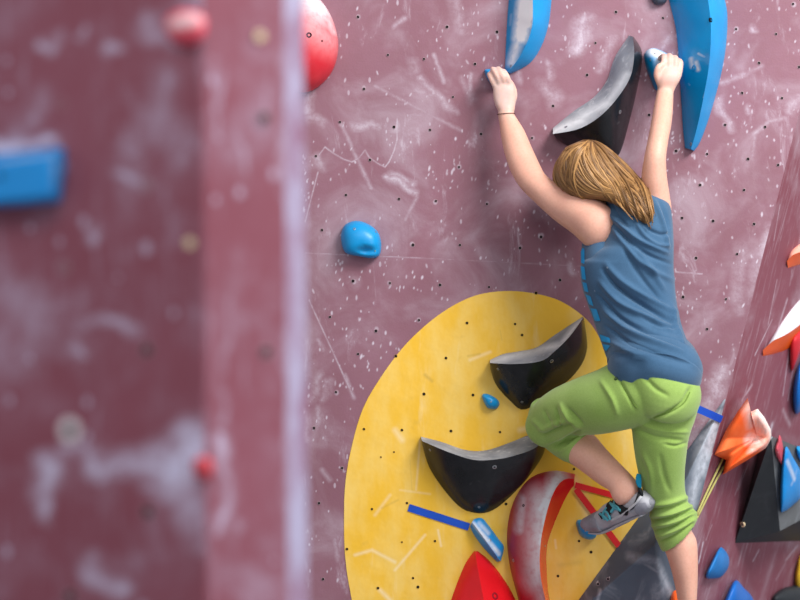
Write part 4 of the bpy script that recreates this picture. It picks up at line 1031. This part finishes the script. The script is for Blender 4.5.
seam(tbv, [(690, 392), (684, 403), (672, 411), (654, 418)], .0013, 'seat_crease', M_SEAM, trousers)  # thin darker line laid along the crease under the seat
h = on_surface(tbv, 616, 379, .001)
if h:
    v, f = ball(h[0], .005, .005, .005, None, 12, 8); o = wear('button', mesh(v, f), plain('dark_green_button', (.05, .09, .03), .4), trousers)

# shoes
M_SHOE = hold_mat('shoe_grey', (.42, .42, .46), .65, .15, (.36, .36, .40), .3, 40, bump=.2); M_RUB = hold_mat('shoe_rubber', (.20, .20, .235), .55, .25, (.27, .27, .31), .3, 30, bump=.1)
M_BLK = plain('shoe_black', (.015, .017, .02), .6, .2); M_TEAL = plain('shoe_teal', (.10, .42, .50), .6, .2); M_LOOP = plain('loop_blue', (.01, .30, .50), .6, .2)
shoe_r = [(585.5, 521, 586, 526, -.085, .016), (588, 517.5, 589, 528.5, -.095, .03), (593, 514.5, 595, 531, -.115, .038), (601, 510.5, 604.5, 531.5, -.145, .042), (610.5, 501.5, 614.5, 527.5, -.185, .041), (621, 500, 625, 522.5, -.232, .038), (632, 497.5, 635.5, 517, -.27, .036), (641, 490.5, 645, 513.5, -.298, .034), (648, 494.5, 650, 509.5, -.312, .030), (652, 500, 652.6, 505, -.318, .018)]
v, f = loft(shoe_r, n=64, samples=110, power=2.3)
shm = mesh(v, f); shoe = wear('shoe', shm, M_SHOE); shoe['label'] = 'grey climbing shoe with teal laces on the bent leg'
shbv = BVHTree.FromPolygons([vv_.co + BASE for vv_ in shm.vertices], [tuple(p.vertices) for p in shm.polygons])
def shoe_part(sl, name, mat, grow, t0=0.0, t1=1.0):
    """a shell over a stretch of the shoe, between fractions of its height"""
    rr = []
    for q in sl:
        ax, ay, bx, by, Y, hd = q
        A0 = (ax + (bx - ax) * t0, ay + (by - ay) * t0); B0 = (ax + (bx - ax) * t1, ay + (by - ay) * t1)
        rr.append((*A0, *B0, Y, hd * grow))
    v, f = loft(rr, n=40, samples=50, power=2.4); return wear(name, mesh(v, f), mat, shoe)
shoe_part(shoe_r[:4] + [(606, 511, 609.5, 530.5, -.165, .041)], 'toe_rubber', M_RUB, 1.05, -.04, 1.04)
heel = [(640, 498, 644, 514.5, -.295, .034), (646, 496, 648.5, 511.5, -.308, .031), (650.5, 498, 651.5, 507, -.316, .024), (653, 501, 653, 504, -.32, .012)]
shoe_part(heel, 'heel_rubber', M_RUB, 1.06, -.02, 1.03)
sole = [(594, 529, 595, 532, -.115, .026), (604, 529.5, 605, 532.7, -.15, .028), (614, 525.5, 615.2, 528.6, -.185, .026), (625, 520, 626, 523.4, -.232, .024), (635, 515, 636.5, 518, -.27, .022), (644, 511.5, 645.5, 514.2, -.30, .02)]
v, f = loft(sole, n=32, samples=50, power=2.6); wear('sole', mesh(v, f), plain('sole_grey', (.42, .42, .46), .6), shoe)
for ol in ([(608, 505), (613, 500), (616, 507), (611, 515), (606, 512)], [(617, 502.5), (622, 504), (630, 509.5), (628, 514.5), (621, 514), (618, 509)], [(599.5, 514), (603, 512), (606.5, 517), (603, 519)]): patch(shbv, ol, 'dark_panel', M_BLK, shoe, off=.0055)
for pts in ([(605, 511), (609, 513), (611, 519)], [(608, 508), (604, 514), (606, 519.5)], [(611, 504), (616, 508.5), (622, 510)], [(615, 502), (615, 507.5), (612, 512)], [(613, 505), (619, 507.5), (621, 511)], [(601, 513.5), (605, 516), (609, 520)]): seam(shbv, pts, .0042, 'lace', M_TEAL, shoe, .0035, 14)
bvb = BVHTree.FromPolygons([vv_.co + BASE for vv_ in shm.vertices] + [vv_.co + person.location for vv_ in bme.vertices], [tuple(q.vertices) for q in shm.polygons] + [tuple(i + len(shm.vertices) for i in q.vertices) for q in bme.polygons])
seam(bvb, [(611.5, 499), (616, 503.5), (623, 508), (630, 509), (636, 503), (640, 491)], .0048, 'collar', M_BLK, shoe, .0005, 40)
seam(shbv, [(612, 520), (622, 514.5), (634, 505.5), (641, 497)], .004, 'side_strap', plain('strap_pale', (.55, .55, .58), .6), shoe, .002, 24)
v, f = loft([(637, 473.5, 641, 474.5, -.315, .004), (635.6, 478, 641.6, 480, -.316, .004), (636, 483, 641.5, 485.5, -.314, .004), (638, 487, 642, 489, -.312, .004)], n=16, samples=20, power=3); wear('heel_loop', mesh(v, f), M_LOOP, shoe)
v, f = loft([(637.5, 487, 642, 488.5, -.314, .010), (638, 491, 643, 492.5, -.314, .014), (640, 496, 644, 496.5, -.314, .012)], n=16, samples=20); wear('heel_tab', mesh(v, f), M_BLK, shoe)
sh2 = [(684, 666, 697, 666, -.225, .018), (682, 671, 698, 672, -.212, .03), (680, 677, 699.5, 678, -.185, .034), (677.5, 685, 701, 686, -.145, .032), (679, 693, 698, 694, -.11, .024), (684, 698, 693, 699, -.09, .008)]
v, f = loft(sh2, n=48, samples=60, power=2.3); s2 = wear('shoe', mesh(v, f), M_SHOE)

# hair: a mass swept over the back of the head into a tail on the shoulder, with locks
HR = [(566, 147, 584, 139.6, -.185, .03), (561, 155, 596, 141.5, -.195, .085), (555, 165.5, 606, 147, -.20, .108), (553.5, 178, 617, 156, -.205, .118), (559, 190, 628, 166, -.217, .118), (574, 199, 636, 175, -.240, .105), (592, 199, 643, 183, -.278, .078), (607.5, 200.5, 648.5, 191, -.318, .052), (619, 205.5, 652, 200, -.345, .036),
      (629.5, 213, 653.5, 208, -.364, .026), (639, 219.5, 653.5, 215.5, -.374, .016), (645, 224, 652, 221, -.378, .006)]
base_v, base_f = loft([(a + (c - a) * .04, b + (d - b) * .04, c - (c - a) * .04, d - (d - b) * .04, Y + .004, h * .95) for a, b, c, d, Y, h in HR], n=60, samples=70, level=True)
HQ = cr(HR, 80)
hbv = BVHTree.FromPolygons(base_v, base_f)
def hair_pt(s, th, k):
    i = min(max(s, 0), 1) * 79; i0 = int(i); i1 = min(i0 + 1, 79); fr = i - i0
    r = HQ[i0] * (1 - fr) + HQ[i1] * fr
    a, b = P(r[0], r[1], r[4]), P(r[2], r[3], r[4]); c = (a + b) / 2; u = (a - b) / 2
    return c + (u * math.cos(th) + Vector((0, -r[5], 0)) * math.sin(th)) * k
rnd = random.Random(3)
locks = [(base_v, base_f)]
for i in range(240):
    th = rnd.uniform(-1.2, math.pi + 1.2); s0 = rnd.uniform(0.0, .2); s1 = rnd.uniform(.62, .98); dth = rnd.gauss(0, .15); ph = rnd.uniform(0, 6.28)
    pts = [hair_pt(s0 + (s1 - s0) * t, th + dth * t, .985 + .015 * math.sin(ph + 4 * t)) for t in np.linspace(0, 1, 20)]
    r0 = rnd.uniform(.0016, .0034)
    locks.append(tube(pts, [r0 * (.35 + .65 * min(1, 6 * t)) * (1 - .75 * max(0, (t - .6) / .4)) for t in np.linspace(0, 1, 20)], 5))
GUIDES = [[(583, 142), (564, 152), (556, 166), (554, 180), (561, 191)], [(588, 141), (576, 153), (567, 171), (567, 186), (576, 196)], [(589, 141), (579, 156), (576, 175), (581, 190), (590, 200)], [(590, 141), (583, 156), (586, 174), (596, 190), (610, 202)],
          [(591, 141), (592, 155), (602, 174), (614, 190), (627, 212)], [(592, 141), (601, 154), (614, 172), (628, 191), (640, 219)], [(593, 141), (608, 153), (624, 171), (638, 190), (648, 222)], [(595, 141), (613, 152), (631, 169), (645, 187), (652.5, 217)], [(597, 141), (617, 155), (635, 173), (648, 190), (653.5, 208)]]
GC = [cr(g, 24) for g in GUIDES]
CL = [(rnd.uniform(0, len(GC) - 1.001), rnd.gauss(0, .45), rnd.uniform(0, 6.28), rnd.uniform(0, 1.6), rnd.uniform(.0, .009)) for _ in range(58)]
for i in range(620):
    cl = CL[rnd.randrange(58)]; u = min(max(cl[0] + rnd.gauss(0, .09), 0), len(GC) - 1.001); g0 = int(u); fr = u - g0; u2 = min(max(u + cl[1] + rnd.gauss(0, .07), 0), len(GC) - 1.001); h0 = int(u2); hr_ = u2 - h0
    ga = GC[g0] * (1 - fr) + GC[g0 + 1] * fr; gb = GC[h0] * (1 - hr_) + GC[h0 + 1] * hr_
    t0 = rnd.uniform(0, .12) if i % 4 else rnd.uniform(.1, .5); t1 = rnd.uniform(.75, 1.0); ph = cl[2] + rnd.gauss(0, .25); am = cl[3]; lift = max(.0003, cl[4] + rnd.gauss(0, .0015))
    pts = []
    for t in np.linspace(t0, t1, 22):
        k = t * 23; k0 = min(int(k), 22); q = ga * (1 - t) + gb * t if False else (ga[k0] * (1 - (k - k0)) + ga[k0 + 1] * (k - k0)) * (1 - t) + (gb[k0] * (1 - (k - k0)) + gb[k0 + 1] * (k - k0)) * t
        x = q[0] + am * math.sin(ph + 6 * t); y = q[1] + am * .6 * math.cos(ph + 5 * t)
        h = hbv.ray_cast(CAM, (P(x, y) - CAM).normalized())
        if h[0] is None: continue
        nn = h[1] if h[1].dot(CAM - h[0]) > 0 else -h[1]
        pts.append(h[0] + nn * (lift * min(1, 4 * (t - t0) + .2)))
    if len(pts) < 6: continue
    ok = True
    for a_, b_ in zip(pts, pts[1:]):
        if (a_ - b_).length > .05: ok = False
    if not ok: continue
    r0 = rnd.uniform(.0014, .0036) * (1.5 if i % 9 == 0 else 1); m_ = len(pts)
    locks.append(tube(pts, [r0 * (.4 + .6 * min(1, 5 * t)) * (1 - .8 * max(0, (t - .6) / .4)) for t in np.linspace(0, 1, m_)], 5))
for pts in ([(622, 195, -.345), (630, 208, -.385), (638, 222, -.392)], [(630, 196, -.35), (642, 210, -.392), (649, 227, -.392)], [(640, 192, -.345), (650, 206, -.385), (653, 223, -.388)], [(616, 196, -.335), (622, 207, -.375), (633, 220, -.388)], [(636, 200, -.37), (645, 214, -.395), (651, 229, -.392)],
            [(638, 178, -.27), (646, 182, -.29), (645, 188, -.30)], [(636, 180, -.27), (642, 183, -.29), (646, 190, -.31)], [(612, 192, -.32), (618, 203, -.37), (628, 214, -.385)], [(645, 196, -.35), (652, 209, -.38), (652, 226, -.385)]):
    w_ = cr([tuple(P(*q)) for q in pts], 14); locks.append(tube([Vector(q) for q in w_], np.linspace(.004, .001, 14), 6))
v, f = merge(locks)
def hair_mat():
    m, nt, b = new_mat('golden_hair', .42, .4); n = N(nt)
    r = n.node('ShaderNodeNewGeometry').outputs['Random Per Island']; pos = n.node('ShaderNodeNewGeometry').outputs['Position']
    c = n.mixc(r, (.09, .037, .012, 1), (.47, .25, .085, 1))
    c = n.mixc(n.ramp(n.noise(pos, 30, 3), .3, .7, 0, .4), c, (.24, .115, .036, 1))
    nt.links.new(c, b.inputs['Base Color']); return m
wear('hair', mesh(v, f), hair_mat())

# ------------------------------------------------------------------ light, camera
w = bpy.data.worlds.new('hall'); S.world = w; w.use_nodes = True
nt = w.node_tree; bg = nt.nodes['Background']; bg.inputs[0].default_value = (.93, .95, 1.0, 1); bg.inputs[1].default_value = .6
def area(name, loc, target, size, power, col=(1, 1, 1)):
    L = bpy.data.lights.new(name, 'AREA'); L.shape = 'RECTANGLE'; L.size, L.size_y = size; L.energy = power; L.color = col
    o = bpy.data.objects.new(name, L); COL.objects.link(o); o.location = loc
    o.rotation_euler = (Vector(target) - Vector(loc)).to_track_quat('-Z', 'Y').to_euler(); return o
area('skylight', (2.7, -2.9, 5.0), (0.3, 0, 1.7), (2.2, 1.4), 310, (1, .985, .96))
area('front_fill', (-.6, -6.5, 5.0), (0.2, 0, 1.6), (3, 2), 95, (1, .98, .97))  # unseen front fill from above the camera, no actual fitting
area('side_fill', (3.4, -3.7, 1.5), (0.5, 0, 1.4), (1.6, 2.2), 45, (.97, .98, 1))  # low fill added from the right to brighten the legs, no window there

cam = bpy.data.cameras.new('camera'); co = bpy.data.objects.new('camera', cam); COL.objects.link(co)
co.location = CAM; co.rotation_euler = (math.pi / 2, 0, 0)
cam.sensor_width = 36; cam.lens = F / 800 * 36
cam.dof.use_dof = True; cam.dof.focus_distance = 5.82; cam.dof.aperture_fstop = 1.7
S.camera = co
S.view_settings.view_transform = 'Standard'; S.view_settings.look = 'None'; S.view_settings.exposure = 0.0; S.view_settings.gamma = 1; S.view_settings.use_curve_mapping = False
